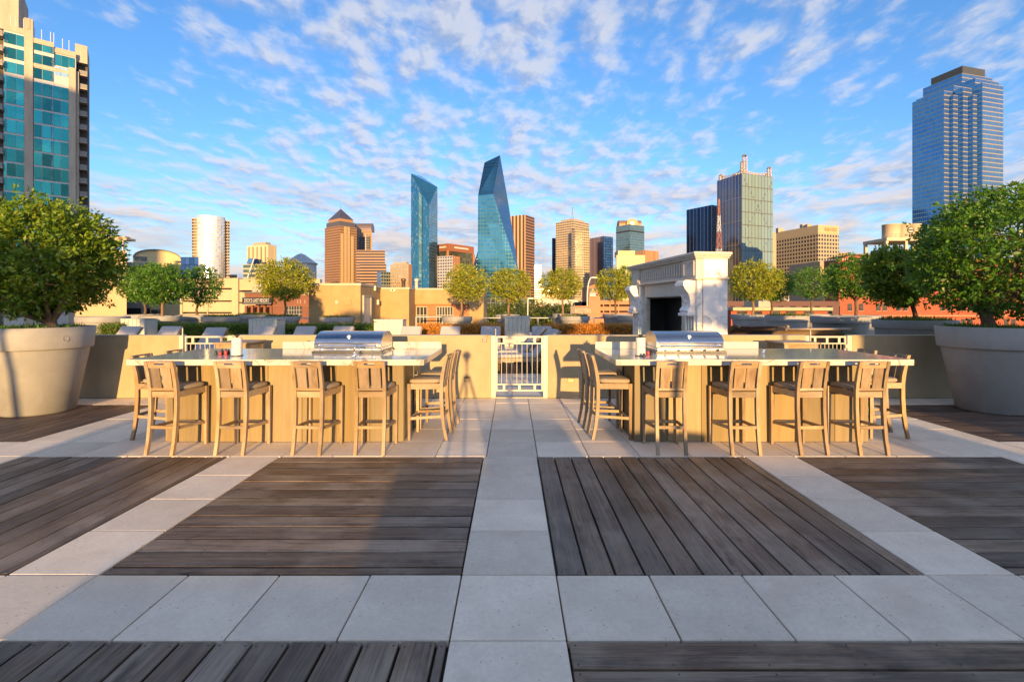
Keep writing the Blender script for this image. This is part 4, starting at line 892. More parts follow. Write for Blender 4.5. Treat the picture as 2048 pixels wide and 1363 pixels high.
# ---------------------------------------------------------------- marble fireplace
def fireplace():
    ang = math.atan2(-104, F)            # the front runs almost straight away from the camera
    near = P(1398, 700, 10.3); t = thing('marble_fireplace', 'tall carved white marble outdoor fireplace with black opening', 'fireplace', (near.x, near.y, 0), -ang * 0 + math.atan2(104, F))
    # local: +y runs back along the front face, +x is the depth to the right; front face at x = 0 faces -x
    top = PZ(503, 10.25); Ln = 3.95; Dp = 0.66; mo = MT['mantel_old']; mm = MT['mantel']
    zf1 = PZ(556, 10.3); zf0 = top - 0.12
    op0, op1, oz = 0.82, 2.93, PZ(592, 10.9)
    k = 0.10
    # side slabs of marble veneer with fine joints
    for i, (a, b) in enumerate(((0.004, 0.62), (0.624, 1.20), (1.204, zf1 - 0.03))):
        MB().box(0.10, Dp, 0.0, 0.03, a, b, c=0.003).build('side_slab', mm, t); MB().box(0.10, Dp, Ln - 0.03, Ln, a, b, c=0.003).build('side_slab', mm, t)
    MB().box(0.10, Dp, 0.0, 0.03, zf1 + 0.02, zf0 - 0.02, c=0.003).build('side_slab', mm, t)
    MB().box(0.12, Dp - 0.02, 0.032, op0 - 0.12, 0.004, zf0).build('core_pier', mm, t); MB().box(0.12, Dp - 0.02, op1 + 0.12, Ln - 0.032, 0.004, zf0).build('core_pier', mm, t)
    MB().box(0.12, Dp - 0.02, op0 - 0.119, op1 + 0.119, oz, zf0 - 0.002).build('core_lintel', mm, t)
    # firebox
    MB().box(Dp - 0.06, Dp - 0.03, op0 - 0.118, op1 + 0.118, 0.004, oz - 0.002).build('firebox_back', MT['soot'], t)
    for y0, y1 in ((op0 - 0.118, op0 - 0.09), (op1 + 0.09, op1 + 0.118)): MB().box(0.06, Dp - 0.062, y0, y1, 0.004, oz - 0.002).build('firebox_cheek', MT['soot'], t)
    MB().box(0.06, Dp - 0.062, op0 - 0.088, op1 + 0.088, oz - 0.03, oz - 0.003).build('firebox_lid', MT['soot'], t)
    # opening surround
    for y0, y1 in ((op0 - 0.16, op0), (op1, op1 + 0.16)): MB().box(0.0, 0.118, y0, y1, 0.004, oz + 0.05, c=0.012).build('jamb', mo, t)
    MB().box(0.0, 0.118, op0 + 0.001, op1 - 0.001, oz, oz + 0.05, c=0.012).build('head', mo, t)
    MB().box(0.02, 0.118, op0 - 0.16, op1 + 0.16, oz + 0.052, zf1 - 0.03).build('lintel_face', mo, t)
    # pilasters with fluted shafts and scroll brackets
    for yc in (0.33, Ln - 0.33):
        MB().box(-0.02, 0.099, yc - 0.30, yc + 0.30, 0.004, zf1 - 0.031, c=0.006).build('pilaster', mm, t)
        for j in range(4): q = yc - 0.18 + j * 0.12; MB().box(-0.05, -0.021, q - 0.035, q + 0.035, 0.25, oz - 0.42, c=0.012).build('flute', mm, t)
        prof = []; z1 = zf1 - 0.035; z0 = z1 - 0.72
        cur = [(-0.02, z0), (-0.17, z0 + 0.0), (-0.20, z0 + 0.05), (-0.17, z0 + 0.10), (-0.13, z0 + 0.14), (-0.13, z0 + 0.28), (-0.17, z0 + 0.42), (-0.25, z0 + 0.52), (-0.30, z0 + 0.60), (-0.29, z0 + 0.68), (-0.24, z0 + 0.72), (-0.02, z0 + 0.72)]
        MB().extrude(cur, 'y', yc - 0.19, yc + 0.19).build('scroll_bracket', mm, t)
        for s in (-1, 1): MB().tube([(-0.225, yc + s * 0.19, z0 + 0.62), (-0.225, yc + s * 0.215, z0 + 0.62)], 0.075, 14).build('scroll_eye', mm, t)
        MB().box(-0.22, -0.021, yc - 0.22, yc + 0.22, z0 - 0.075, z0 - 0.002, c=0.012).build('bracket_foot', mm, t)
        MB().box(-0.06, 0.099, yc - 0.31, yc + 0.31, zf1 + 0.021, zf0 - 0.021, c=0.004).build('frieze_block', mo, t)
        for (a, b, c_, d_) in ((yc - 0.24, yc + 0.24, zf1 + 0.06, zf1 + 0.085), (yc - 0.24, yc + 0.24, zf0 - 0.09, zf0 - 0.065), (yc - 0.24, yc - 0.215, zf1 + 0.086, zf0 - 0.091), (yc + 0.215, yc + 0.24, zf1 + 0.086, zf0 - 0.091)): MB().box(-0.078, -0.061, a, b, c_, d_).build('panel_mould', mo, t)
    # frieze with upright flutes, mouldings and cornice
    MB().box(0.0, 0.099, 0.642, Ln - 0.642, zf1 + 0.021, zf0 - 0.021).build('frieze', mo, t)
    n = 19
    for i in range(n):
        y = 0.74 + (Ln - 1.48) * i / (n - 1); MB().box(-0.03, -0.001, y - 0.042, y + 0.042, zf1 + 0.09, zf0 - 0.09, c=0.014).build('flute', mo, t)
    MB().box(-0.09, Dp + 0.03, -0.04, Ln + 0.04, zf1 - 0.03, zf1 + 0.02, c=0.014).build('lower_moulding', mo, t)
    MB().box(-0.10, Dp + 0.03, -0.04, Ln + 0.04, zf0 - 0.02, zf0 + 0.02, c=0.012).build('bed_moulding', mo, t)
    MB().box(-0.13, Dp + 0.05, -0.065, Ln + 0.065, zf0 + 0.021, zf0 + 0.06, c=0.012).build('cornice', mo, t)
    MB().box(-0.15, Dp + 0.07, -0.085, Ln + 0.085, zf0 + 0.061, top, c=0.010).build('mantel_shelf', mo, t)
fireplace()
gl_m = glassmat('clear_glass')
for i, (px0, px1, Z) in enumerate(((1248, 1298, 12.2), (1299, 1330, 11.4), (1332, 1368, 10.9))):
    t = thing('glass_screen', ('clear glass wind screen left of the fireplace opening', 'clear glass wind screen in front of the fireplace opening', 'clear glass wind screen nearest the right bank of the fireplace')[i], 'glass screen', (PX(px0, Z), Z - 1.0, 0.0), 0, 'glass screens before the fireplace')
    w = PX(px1, Z) - PX(px0, Z)
    MB().box(0, w, 0, 0.010, 0.08, PZ(649, Z - 1.0)).build('pane', gl_m, t)
    for x in (0.05, w - 0.05): MB().box(x - 0.02, x + 0.02, -0.012, 0.022, 0.0, 0.12).build('clamp', MT['steel'], t)
# ---------------------------------------------------------------- curved slatted loveseats
def loveseat(label, px0, px1, ytop, Z, m):
    x0, x1 = PX(px0, Z), PX(px1, Z); w = (x1 - x0) / 2; ht = PZ(ytop, Z); t = thing('curved_loveseat', label, 'loveseat', ((x0 + x1) / 2, Z, 0), 0, 'curved slatted loveseats')
    arc = []
    for i in range(13):
        a = R(-8 + i * 9.0); arc.append((-0.80 * (1 - math.cos(a)) * 0.9 - 0.02, 0.38 + (ht - 0.38) * math.sin(a) / math.sin(R(100)) * 0.985))
    for i in range(12):
        (y0, z0), (y1, z1) = arc[i], arc[i + 1]; dy, dz = y1 - y0, z1 - z0; l = math.hypot(dy, dz)
        MB().bar((-w, (y0 + y1) / 2, (z0 + z1) / 2), (w, (y0 + y1) / 2, (z0 + z1) / 2), l - 0.008, 0.02, up=(0, -dz, dy)).build('slat', m, t)
    for s in (-1, 1):
        g = MB()
        for (y0, z0), (y1, z1) in zip(arc[:-1], arc[1:]): g.bar((s * (w + 0.02), y0, z0), (s * (w + 0.02), y1, z1), 0.05, 0.05, up=(1, 0, 0))
        g.build('side_frame', MT['teak_dark'], t)
        for yy in (0.0, 0.8): MB().bar((s * (w + 0.02), yy, 0.0), (s * (w + 0.02), yy, 0.40), 0.06, 0.06).build('leg', MT['teak'], t)
    MB().box(-w, w, -0.02, 0.85, 0.34, 0.38).build('seat', m, t); MB().box(-w + 0.03, w - 0.03, 0.0, 0.83, 0.382, 0.50, c=0.03).build('seat_cushion', MT['mattress'], t)
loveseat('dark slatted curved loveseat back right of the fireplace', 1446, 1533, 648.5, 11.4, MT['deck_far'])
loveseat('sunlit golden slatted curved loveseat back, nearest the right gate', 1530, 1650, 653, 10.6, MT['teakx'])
# ---------------------------------------------------------------- the city
conc = plain('city_concrete', (0.46, 0.40, 0.33), 0.85, 0, 0.1, 0.15)
roofgrey = plain('city_roof', (0.22, 0.21, 0.20), 0.8, 0, 0.15, 0.1)
white_fr = plain('city_white_frame', (0.66, 0.66, 0.64), 0.5, 0, 0.05)
def front_pts(x0, x1, Z, depth):
    a, b = PX(x0, Z), PX(x1, Z); k = (x0 + x1) / 2 - CX; k /= F; n = math.hypot(k, 1); dx, dy = depth * k / n, depth / n; return [(a, Z), (b, Z), (b + dx, Z + dy), (a + dx, Z + dy)]
def corner_pts(x0, xc, x1, Zc, ang):
    a = R(ang); C = (PX(xc, Zc), Zc); k0, k1 = (x0 - CX) / F, (x1 - CX) / F
    t = (C[0] - k0 * C[1]) / (math.cos(a) + k0 * math.sin(a)); s = (k1 * C[1] - C[0]) / (math.sin(a) - k1 * math.cos(a))
    l = (C[0] - t * math.cos(a), C[1] + t * math.sin(a)); r = (C[0] + s * math.sin(a), C[1] + s * math.cos(a))
    return [l, C, r, (l[0] + r[0] - C[0], l[1] + r[1] - C[1])]
def rel(pts, o): return [(p[0] - o[0], p[1] - o[1]) for p in pts]
def building(name, label, cat, pts, ytop, mat, Zref=None, parts=(), z0=GZ + 0.005, group=None, part='facade'):
    o = (sum(p[0] for p in pts) / len(pts), sum(p[1] for p in pts) / len(pts)); Zr = Zref or min(p[1] for p in pts); z1 = PZ(ytop, Zr)
    t = thing(name, label, cat, (o[0], o[1], 0), 0, group)
    mats = mat if isinstance(mat, list) else [mat]
    g = MB(); q = rel(pts, o); n = len(q); u = 0
    for i in range(n):
        a, b = q[i], q[(i + 1) % n]; l = math.hypot(b[0] - a[0], b[1] - a[1])
        g.quad((a[0], a[1], z0), (b[0], b[1], z0), (b[0], b[1], z1), (a[0], a[1], z1), min(i, len(mats) - 1), ((0, z0 - z1), (l, z0 - z1), (l, 0), (0, 0)))
    g.build(part, mats, t, fix=False)
    MB().add([(p[0], p[1], z1 - 0.01) for p in q], [tuple(range(n))]).build('roof', roofgrey, t, fix=False)
    return t, o, z1
def add_box(t, o, name, mat, x0, x1, y0, y1, z0, z1, c=0): return MB().box(x0 - o[0], x1 - o[0], y0 - o[1], y1 - o[1], z0, z1, c=c).build(name, mat, t)
def roof_box(t, o, name, mat, pts, s, z0, z1, dx=0, dy=0):
    q = [((p[0] - o[0]) * s + dx, (p[1] - o[1]) * s + dy) for p in pts]; return MB().prism(q, z0, z1).build(name, mat, t)
SKY = 'downtown towers on the skyline'
# ---- glass residential tower at left
def left_tower():
    d = Vector((0.776, 0.631, 0)); E = Vector((PX(152, 120), 120, 0)); t = thing('apartment_tower', 'concrete and teal glass apartment tower at far left', 'tower', E, math.atan2(d.y, d.x), SKY)
    def U(x): k = (x - CX) / F; return (k * E.y - E.x) / (d.x - d.y * k)
    def ZZ(x, y): return PZ(y, E.y + d.y * U(x))
    cw = NT('tower_concrete'); v = cw.coords(); a = cw.noise(cw.coords(scale=(1, 1, 0.2)), 0.6, 5); ln = cw.math('LESS_THAN', cw.math('FRACT', cw.math('DIVIDE', cw.n('ShaderNodeSeparateXYZ').outputs[2], 1.0)), 0.0)
    cw.set(cw.mix(cw.ramp(a, 0.3, 0.7), (0.36, 0.305, 0.235), (0.50, 0.43, 0.34)), 0.85); cw = cw.m
    gm = NT('teal_glass'); r = gm.rnd(); hs = gm.n('ShaderNodeHueSaturation'); hs.inputs['Color'].default_value = (0.035, 0.29, 0.26, 1); gm.l(gm.ramp(r, 0, 1, 0.25, 1.25), hs.inputs['Value'])
    gm.set(hs.outputs[0], 0.05, 0.75); w = gm.noise(gm.coords(), 0.8, 2); gm.bump(w, 0.02, 0.2); gm = gm.m
    lite = plain('pale_glass', (0.45, 0.68, 0.72), 0.08, 0.6)
    drk = plain('balcony_recess', (0.10, 0.085, 0.07), 0.9)
    def bx(name, m, x0, x1, y0, y1, z0, z1): return MB().box(x0, x1, y0, y1, z0, z1).build(name, m, t)
    fl = 3.45; zr = ZZ(136, 175.5)       # a floor band
    uA0, uA1, uP0, uP1, uB0, uB1, uC0, uC1 = U(-8), U(48), U(48.6), U(66), U(66.8), U(108), U(137.5), U(151.5)
    topA, topP, topB, topC = ZZ(40, 56), ZZ(58, 38), ZZ(85, 80), ZZ(140, 101)
    z0 = GZ + 0.005
    bx('tower_core', cw, U(-60), uB1, 1.2, 22, z0, topB - 0.6); bx('tower_core', cw, uB1 + 0.01, uC1, 1.2, 22, z0, topC - 1.0)
    bx('upper_mass', cw, U(-60), U(28), 6, 21, topA - 2, topA + 14)
    bx('pier', cw, uP0, uP1, -0.15, 1.19, z0, topP); bx('pier', cw, uC0, uC1, -0.15, 1.19, z0, ZZ(145, 136))
    bx('pier_cap', cw, uP0 + 0.4, uP1 - 0.5, -0.25, -0.151, topP - 2.6, topP - 0.0)
    # white backing grid behind the panes
    bx('window_grid', white_fr, U(7), U(48.4), 0.10, 1.18, z0, topA - 1.3); bx('window_grid', white_fr, U(67), U(107.8), 0.10, 1.18, z0, topB - 1.2); bx('window_grid', white_fr, uB1 + 0.02, uC0 - 0.01, 0.10, 1.18, z0, ZZ(120, 134)); bx('window_grid', white_fr, uB1 + 0.02, uC1, 0.5, 1.19, ZZ(120, 133.5), topC - 1.3)
    bx('spandrel', cw, U(-8), U(48.4), -0.05, 0.09, topA - 1.3, topA); bx('spandrel', cw, U(67), uB1, -0.05, 0.09, topB - 1.2, topB); bx('spandrel', cw, uB1 + 0.05, uC1, 0.3, 0.49, topC - 1.3, topC)
    bx('spandrel', cw, U(67), uC0 - 0.01, -0.05, 0.09, zr + fl * 1 - 0.05, zr + fl + 0.85)
    cols = [(8, 13, 0), (14, 31.5, 1), (32.5, 47.5, 1), (68, 83.5, 1), (84.7, 101, 1), (101.6, 105.4, 2), (106.2, 121.2, 1), (122.2, 137, 1)]
    nfl = int((zr - 2) / fl)
    for (a, b, kind) in cols:
        u0, u1 = U(a), U(b); kmax = 4 if b < 50 else (4 if b < 107.5 else 1)
        for k in range(-kmax + 1, nfl):
            za = zr - k * fl - fl + 0.25 + (0.42 if k < -0 else 0.0); zb = zr - k * fl - 0.22
            if b > 50 and k == 0 - 0 and False: continue
            if b > 100 and b < 107.5 and k < 0: u1 = U(107)
            bx('window_pane', lite if kind == 2 else gm, u0, u1, 0.02, 0.099, za, zb)
    for (a, b) in ((110, 122), (122.8, 136.5), (137.3, 149.5)): bx('window_pane', gm, U(a), U(b), 0.42, 0.499, ZZ(120, 131), topC - 1.6)
    # setback terrace railing, roof screens
    for (a, b, zt) in ((109.5, 121, ZZ(115, 131) - 0), (122, 136, ZZ(129, 134))): bx('glass_rail', lite, U(a), U(b), -0.02, 0.02, zt - 2.4, zt - 0.3)
    for (a, zz_) in ((20, topA), (29, topA), (46, topA), (68, topB), (82, topB), (100, topB), (106.5, topB), (124, topC), (137, topC)): bx('screen_post', white_fr, U(a), U(a) + 0.12, 0.3, 0.42, zz_, zz_ + 2.6)
    # balcony stacks
    uD0, uD1 = U(153.5), U(174); capz = ZZ(165, 86)
    bx('balcony_back', drk, uD0, uD1, 3.0, 10, z0, capz - 4.0); bx('balcony_cap', cw, uD0 - 0.4, uD1, 1.4, 10, ZZ(165, 122), capz); bx('balcony_side', cw, uC1 + 0.02, uD0 + 0.35, 0.5, 3, z0, ZZ(152, 141))
    zk = ZZ(165, 122)
    for k in range(int(zk / fl)):
        z = zk - (k + 1) * fl; bx('balcony_slab', conc, uD0 + 0.36, uD1, 0.9, 2.99, z, z + 0.25); bx('balcony_rail', plain('balcony_rail', (0.30, 0.29, 0.27), 0.6) if k == 0 else bpy.data.materials['balcony_rail'], uD0 + 0.4, uD1, 0.93, 1.0, z + 0.26, z + 1.35)
    bx('balcony_back', drk, U(-30), U(6.6), 1.0, 1.19, z0, topA)
    for k in range(int(topA / fl)):
        z = topA - (k + 1) * fl; bx('balcony_slab', conc, U(-14), U(7.2), -1.2, 0.99, z, z + 0.3); bx('balcony_rail', bpy.data.materials['balcony_rail'], U(-14), U(7.0), -1.15, -1.08, z + 0.31, z + 1.4)
left_tower()
# ---- silver bow fronted tower
def silver():
    Z = 520; x0, x1 = PX(398.5, Z), PX(446, Z); cx = (x0 + x1) / 2; w = (x1 - x0) / 2; o = (cx, Z); top = PZ(433, Z)
    m = facade('silver_glass', (0.78, 0.70, 0.54), (0.90, 0.92, 0.92), 2.0, 3.3, 0.80, 0.80, 0.16, 0.80, 0.5, 0.25)
    t = thing('curved_tower', 'bow fronted silver glass tower flashing in the low sun', 'tower', (cx, Z, 0), math.atan2(-cx, Z), SKY)
    g = MB(); n = 14; pts = [(w * math.sin(R(-72 + 144 * i / n)) / math.sin(R(72)), -w * 0.9 * (math.cos(R(-72 + 144 * i / n)) - math.cos(R(72)))) for i in range(n + 1)] + [(w, 26), (-w, 26)]
    g.prism(pts, GZ, top); g.build('facade', [m], t)
    for s in (-1, 1):
        b = MB(); k = 0; z = top - 4
        while z > 0: b.box(s * w - (0 if s > 0 else 4.6), s * w + (4.6 if s > 0 else 0), 2, 20, z, z + 1.3); z -= 3.3
        tag(b.build('balconies', conc, t), kind='stuff'); MB().box(s * w - (0 if s > 0 else 3.2), s * w + (3.2 if s > 0 else 0), 4, 20, GZ, top - 3).build('core_wall', plain('tower_tan', (0.36, 0.28, 0.17), 0.8), t)
silver()
# ---- simple towers
def cream():
    m = facade('cream_stripes', (0.72, 0.60, 0.37), (0.20, 0.16, 0.11), 5.2, 44, 0.34, 0.93, 0.4, 0.2, 0.8, 0.2); m2 = facade('cream_side', (0.72, 0.60, 0.37), (0.48, 0.38, 0.22), 3.0, 60, 0.4, 0.97, 0.5, 0.0)
    pts = corner_pts(494, 536, 553, 450, 20); t, o, z = building('striped_tower', 'cream office tower with vertical stripes left of the conical roof', 'tower', pts, 489, [m, m2], 450, group=SKY); roof_box(t, o, 'penthouse', conc, pts, 0.6, z, z + 3)
cream()
def green_glass():
    m = facade('green_banded', (0.42, 0.42, 0.33), (0.10, 0.15, 0.12), 40, 4.2, 0.99, 0.62, 0.15, 0.7, 0.6, 0.1)
    pts = front_pts(486, 545, 430, 30); t, o, z = building('glass_office', 'low green banded glass office with a blue fin roof', 'building', pts, 528, m, 430); 
    x0, x1 = PX(495, 428), PX(510, 428); zt = PZ(517, 428); zb = PZ(527, 428)
    MB().add([(PX(493, 428) - o[0], 428 - o[1], zb), (PX(506, 428) - o[0], 428 - o[1], zb), (PX(510, 428) - o[0], 428 - o[1], zt), (PX(497, 428) - o[0], 428 - o[1], zt + 0.5), (PX(493, 428) - o[0], 440 - o[1], zb), (PX(506, 428) - o[0], 440 - o[1], zb), (PX(510, 428) - o[0], 440 - o[1], zt), (PX(497, 428) - o[0], 440 - o[1], zt + 0.5)], [(0, 1, 2, 3), (4, 7, 6, 5), (0, 3, 7, 4), (1, 5, 6, 2), (3, 2, 6, 7)]).build('fin_roof', plain('fin_blue', (0.06, 0.20, 0.50), 0.3, 0.3), t)
    MB().bar((PX(509, 426) - o[0], 426 - o[1], PZ(515, 426)), (PX(495, 426) - o[0], 426 - o[1], PZ(556, 426)), 0.8, 0.8).build('mast_fin', white_fr, t)
    pts2 = front_pts(510, 542, 415, 10); g = MB().prism(rel(pts2, o), GZ, PZ(543, 415)); g.build('front_block', [facade('tan_block', (0.52, 0.42, 0.26), (0.12, 0.12, 0.11), 6.0, 3.4, 0.8, 0.5)], t)
green_glass()
def drum():
    Z = 300; x = PX(588.5, Z); w = 31 * Z / F; t = thing('drum_hall', 'white drum hall with a grey conical metal roof', 'building', (x, Z + w, 0)); ze = PZ(524, Z); za = PZ(503, Z)
    MB().lathe([(w * 0.95, GZ), (w * 0.95, ze)], 40).build('drum_wall', plain('drum_white', (0.62, 0.62, 0.62), 0.6), t)
    rm = plain('standing_seam', (0.52, 0.56, 0.62), 0.45, 0.3); MB().lathe([(w * 1.04, ze - 0.4), (w * 1.04, ze), (w * 0.62, ze + (za - ze) * 0.45), (w * 0.30, ze + (za - ze) * 0.80), (w * 0.28, ze + (za - ze) * 0.84), (0.01, za)], 28, smooth=False).build('conical_roof', rm, t)
drum()
def barrel():
    Z = 128; x0, x1 = PX(269, Z), PX(361, Z); t = thing('barrel_roof_building', 'tan panel building with a curved barrel roof', 'building', ((x0 + x1) / 2, Z, 0), math.atan2(-(x0 + x1) / 2, Z)); w = (x1 - x0) / 2 * 0.83; ze, za = PZ(519, Z), PZ(500.5, Z)
    prof = [(-w, GZ)] + [(w, GZ)] + [(w * math.cos(R(a)), ze + (za - ze) * math.sin(R(a)) ** 0.9) for a in range(0, 181, 12)]
    tn = NT('tan_panels'); sp = tn.n('ShaderNodeSeparateXYZ'); tn.l(tn.coords(), sp.inputs[0]); j = tn.math('LESS_THAN', tn.math('FRACT', tn.math('DIVIDE', sp.outputs[2], 2.4)), 0.03); tn.set(tn.mix(j, (0.60, 0.46, 0.24), (0.42, 0.32, 0.17)), 0.8)
    MB().extrude(prof, 'y', 0, 14).build('wall', tn.m, t)
    arcp = prof[2:]; ring = [(p[0] * 1.012, p[1] + 0.30) for p in arcp] + [(p[0] * 0.998, p[1] + 0.01) for p in arcp[::-1]]
    MB().extrude(ring, 'y', -0.4, 14.3).build('roof_edge', roofgrey, t)
    c = P(289, 519, Z); MB().box(c.x - 1.3 - t.location.x, c.x + 1.3 - t.location.x, -0.06, -0.001, c.z - 0.6, c.z + 0.6).build('louvre', roofgrey, t)
    for a, b in ((305, 316), (317, 322)): MB().box(PX(a, Z) - t.location.x, PX(b, Z) - t.location.x, -0.06, -0.001, PZ(627, Z), PZ(619, Z)).build('window', MT['win_dark'], t)
barrel()
def left_tan():
    Z = 100; m = plain('tan_render', (0.62, 0.45, 0.26), 0.8, 0, 0.08, 0.2); pts = front_pts(150, 253, Z, 22); t, o, z = building('tan_office', 'tan rendered block with a rooftop canopy behind the large left tree', 'building', pts, 501, m, Z)
    zb, zt = PZ(480, 102), PZ(471, 102)
    add_box(t, o, 'canopy_roof', conc, PX(200, 102), PX(253, 102), 102, 104.5, zb, zb + 0.5); add_box(t, o, 'parapet', m, PX(195, 103), PX(250, 103), 103, 104.4, zb + 0.501, zt)
    add_box(t, o, 'glass_room', facade('tan_room', (0.5, 0.36, 0.2), (0.10, 0.22, 0.28), 30, 2.2, 0.99, 0.6), PX(190, 104), PX(228, 104), 103.5, 104.4, z, zb - 0.002); add_box(t, o, 'canopy_post', white_fr, PX(244.5, 102.2), PX(246.5, 102.2), 102.2, 102.5, z, zb - 0.002)
    t2, o2, z2 = building('parking_structure', 'grey parking structure bay between the tan block and barrel roof', 'building', front_pts(246, 300, 115, 20), 524, facade('grey_bays', (0.46, 0.46, 0.45), (0.02, 0.02, 0.02), 5.0, 3.4, 0.75, 0.42, 0.9, 0.0), 115)
left_tan()
building('blue_office', 'dark blue glass block between the barrel roof and silver tower', 'building', front_pts(352, 397, 230, 25), 514, facade('blue_office', (0.16, 0.20, 0.26), (0.07, 0.14, 0.26), 2.2, 3.6, 0.86, 0.9, 0.08, 0.8), 230)
def garage():
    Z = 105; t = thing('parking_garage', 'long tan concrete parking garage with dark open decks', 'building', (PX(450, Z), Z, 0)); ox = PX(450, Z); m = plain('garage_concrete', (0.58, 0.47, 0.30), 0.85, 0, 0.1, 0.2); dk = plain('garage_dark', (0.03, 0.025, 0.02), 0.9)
    def b(n, mt, x0, x1, y0, y1, a, c): return MB().box(PX(x0, Z) - ox, PX(x1, Z) - ox, y0, y1, PZ(c, Z), PZ(a, Z)).build(n, mt, t)
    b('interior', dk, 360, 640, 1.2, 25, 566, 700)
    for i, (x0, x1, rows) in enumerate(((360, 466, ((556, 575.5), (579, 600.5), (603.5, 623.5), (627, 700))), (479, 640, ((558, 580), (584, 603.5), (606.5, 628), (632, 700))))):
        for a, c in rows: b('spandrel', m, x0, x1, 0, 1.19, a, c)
    b('pier', m, 466.2, 478.8, -0.5, 1.4, 556, 700); b('pier', m, 361.5, 366, -0.25, -0.01, 575, 700); b('pier', m, 415, 417, -0.2, -0.01, 575, 700)
garage()
def restaurant():
    Z = 58; ox = PX(550, Z); t = thing('brick_restaurant', 'red brick restaurant with a long black sign board and arched arcade', 'building', (ox, Z, 0)); m = MT['brick_dark']
    def b(n, mt, x0, x1, y0, y1, a, c, par=None): return MB().box(PX(x0, Z) - ox, PX(x1, Z) - ox, y0, y1, PZ(c, Z), PZ(a, Z)).build(n, mt, par or t)
    b('wall', m, 545, 640, 0, 18, 590, 760); b('arcade_back', MT['soot'], 489, 544.8, 2.5, 3, 586, 760); b('arcade_head', m, 489, 544.8, 0, 0.9, 586, 594.5); b('roof_parapet', plain('dark_coping', (0.10, 0.11, 0.13), 0.6), 488.5, 545, -0.2, 3, 583.5, 585.9)
    for k in range(5): b('arcade_pier', m, 489 + k * 12.5, 493.5 + k * 12.5, 0.0, 1.2, 611, 760)
    for k in range(4):
        x0, x1 = PX(493.6 + k * 12.5, Z) - ox, PX(501.4 + k * 12.5, Z) - ox; zc = PZ(617, Z); zt = PZ(610, Z); r = (x1 - x0) / 2; xc = (x0 + x1) / 2
        pr = [(x0, zt), (x0, zc)] + [(xc - r * math.cos(R(a)), zc + r * 0.9 * math.sin(R(a))) for a in range(0, 181, 20)] + [(x1, zc), (x1, zt)]
        MB().extrude(pr, 'y', 0.3, 1.0).build('arch', m, t)
    s = b('sign_board', plain('sign_black', (0.012, 0.016, 0.028), 0.4), 488.5, 546.5, -0.45, -0.02, 594.8, 608.5)
    c = P(517.5, 600.8, Z); text_mesh("DICK'S LAST RESORT", 0.60, white_fr, 'lettering', s, (c.x - ox, -0.47, c.z), depth=0.01, sx=0.54)
    b('sign_line', white_fr, 490, 545, -0.465, -0.451, 606.2, 606.7, s)
    w = b('window', MT['win_dark'], 573, 604, -0.04, -0.001, 612.5, 636)
    for i in range(1, 6): b('mullion', white_fr if i % 2 else MT['rail'], 573 + 31 * i / 6 - .25, 573 + 31 * i / 6 + .25, -0.08, -0.041, 612.5, 636)
    for y in (620, 628): b('transom', MT['rail'], 573, 604, -0.078, -0.042, y - .3, y + .3)
    b('cornice', plain('brick_trim', (0.30, 0.14, 0.09), 0.8), 545.2, 640, -0.15, -0.001, 610.5, 611.8)
    # ghost lettering and the sheet metal hood
    for x in (594.5, 600, 609): b('ghost_letter', plain('faded_paint', (0.42, 0.30, 0.24), 0.9) if x == 594.5 else bpy.data.materials['faded_paint'], x, x + 1.5, -0.012, -0.002, 599, 607)
    MB().add([(PX(502, 62) - ox, 4, PZ(585, 62)), (PX(524, 62) - ox, 4, PZ(585, 62)), (PX(522, 62) - ox, 4, PZ(567, 62)), (PX(515, 62) - ox, 4, PZ(567, 62)), (PX(502, 62) - ox, 8, PZ(585, 62)), (PX(524, 62) - ox, 8, PZ(585, 62)), (PX(522, 62) - ox, 8, PZ(567, 62)), (PX(515, 62) - ox, 8, PZ(567, 62))], [(0, 1, 2, 3), (4, 7, 6, 5), (0, 3, 7, 4), (1, 5, 6, 2), (3, 2, 6, 7)]).build('metal_hood', plain('zinc', (0.45, 0.46, 0.47), 0.5, 0.4), t)
    b('hood_cap', roofgrey, 513, 524, 3.5, 8.5, 564.5, 566.9)
restaurant()
def pyramid_tower():
    m = facade('brown_granite', (0.40, 0.225, 0.11), (0.045, 0.035, 0.03), 1.9, 3.9, 0.55, 0.52, 0.15, 0.5, 0.5, 0.3)
    pts = corner_pts(649.5, 679, 713.5, 700, 38); t, o, z = building('pyramid_tower', 'brown granite tower with a dark pyramid roof', 'tower', pts, 452, m, 705, group=SKY)
    gl = plain('crown_glass', (0.16, 0.14, 0.14), 0.25, 0.6)
    z2 = PZ(436, 705); roof_box(t, o, 'crown_glass', gl, pts, 0.90, z, z + (z2 - z) * 0.62); roof_box(t, o, 'crown', plain('crown_granite', (0.44, 0.25, 0.13), 0.6), pts, 0.78, z, z2)
    q = [((p[0] - o[0]) * 0.80, (p[1] - o[1]) * 0.80, z2) for p in pts]; MB().add(q + [(0, 0, PZ(415, 715))], [(0, 1, 4), (1, 2, 4), (2, 3, 4), (3, 0, 4)]).build('pyramid_roof', plain('slate_metal', (0.10, 0.10, 0.13), 0.4, 0.5), t)
    MB().tube([(0, 0, PZ(416, 715)), (0, 0, PZ(409, 715))], 0.35, 5).build('spire', roofgrey, t)
    fm = plain('granite_fin', (0.52, 0.38, 0.21), 0.6); C, Rr = Vector((*pts[1], 0)), Vector((*pts[2], 0)); dd = (Rr - C); nn = Vector((dd.y, -dd.x, 0)).normalized()
    for f, yt in ((0.13, 468), (0.32, 453.5), (0.50, 453.5), (0.72, 471)):
        p = C + dd * f + nn * 0.8 - Vector((o[0], o[1], 0)); zt = PZ(yt, 710)
        MB().bar((p.x, p.y, GZ), (p.x, p.y, zt), 3.8, 1.6, up=tuple(nn)).build('facade_fin', fm, t)
pyramid_tower()
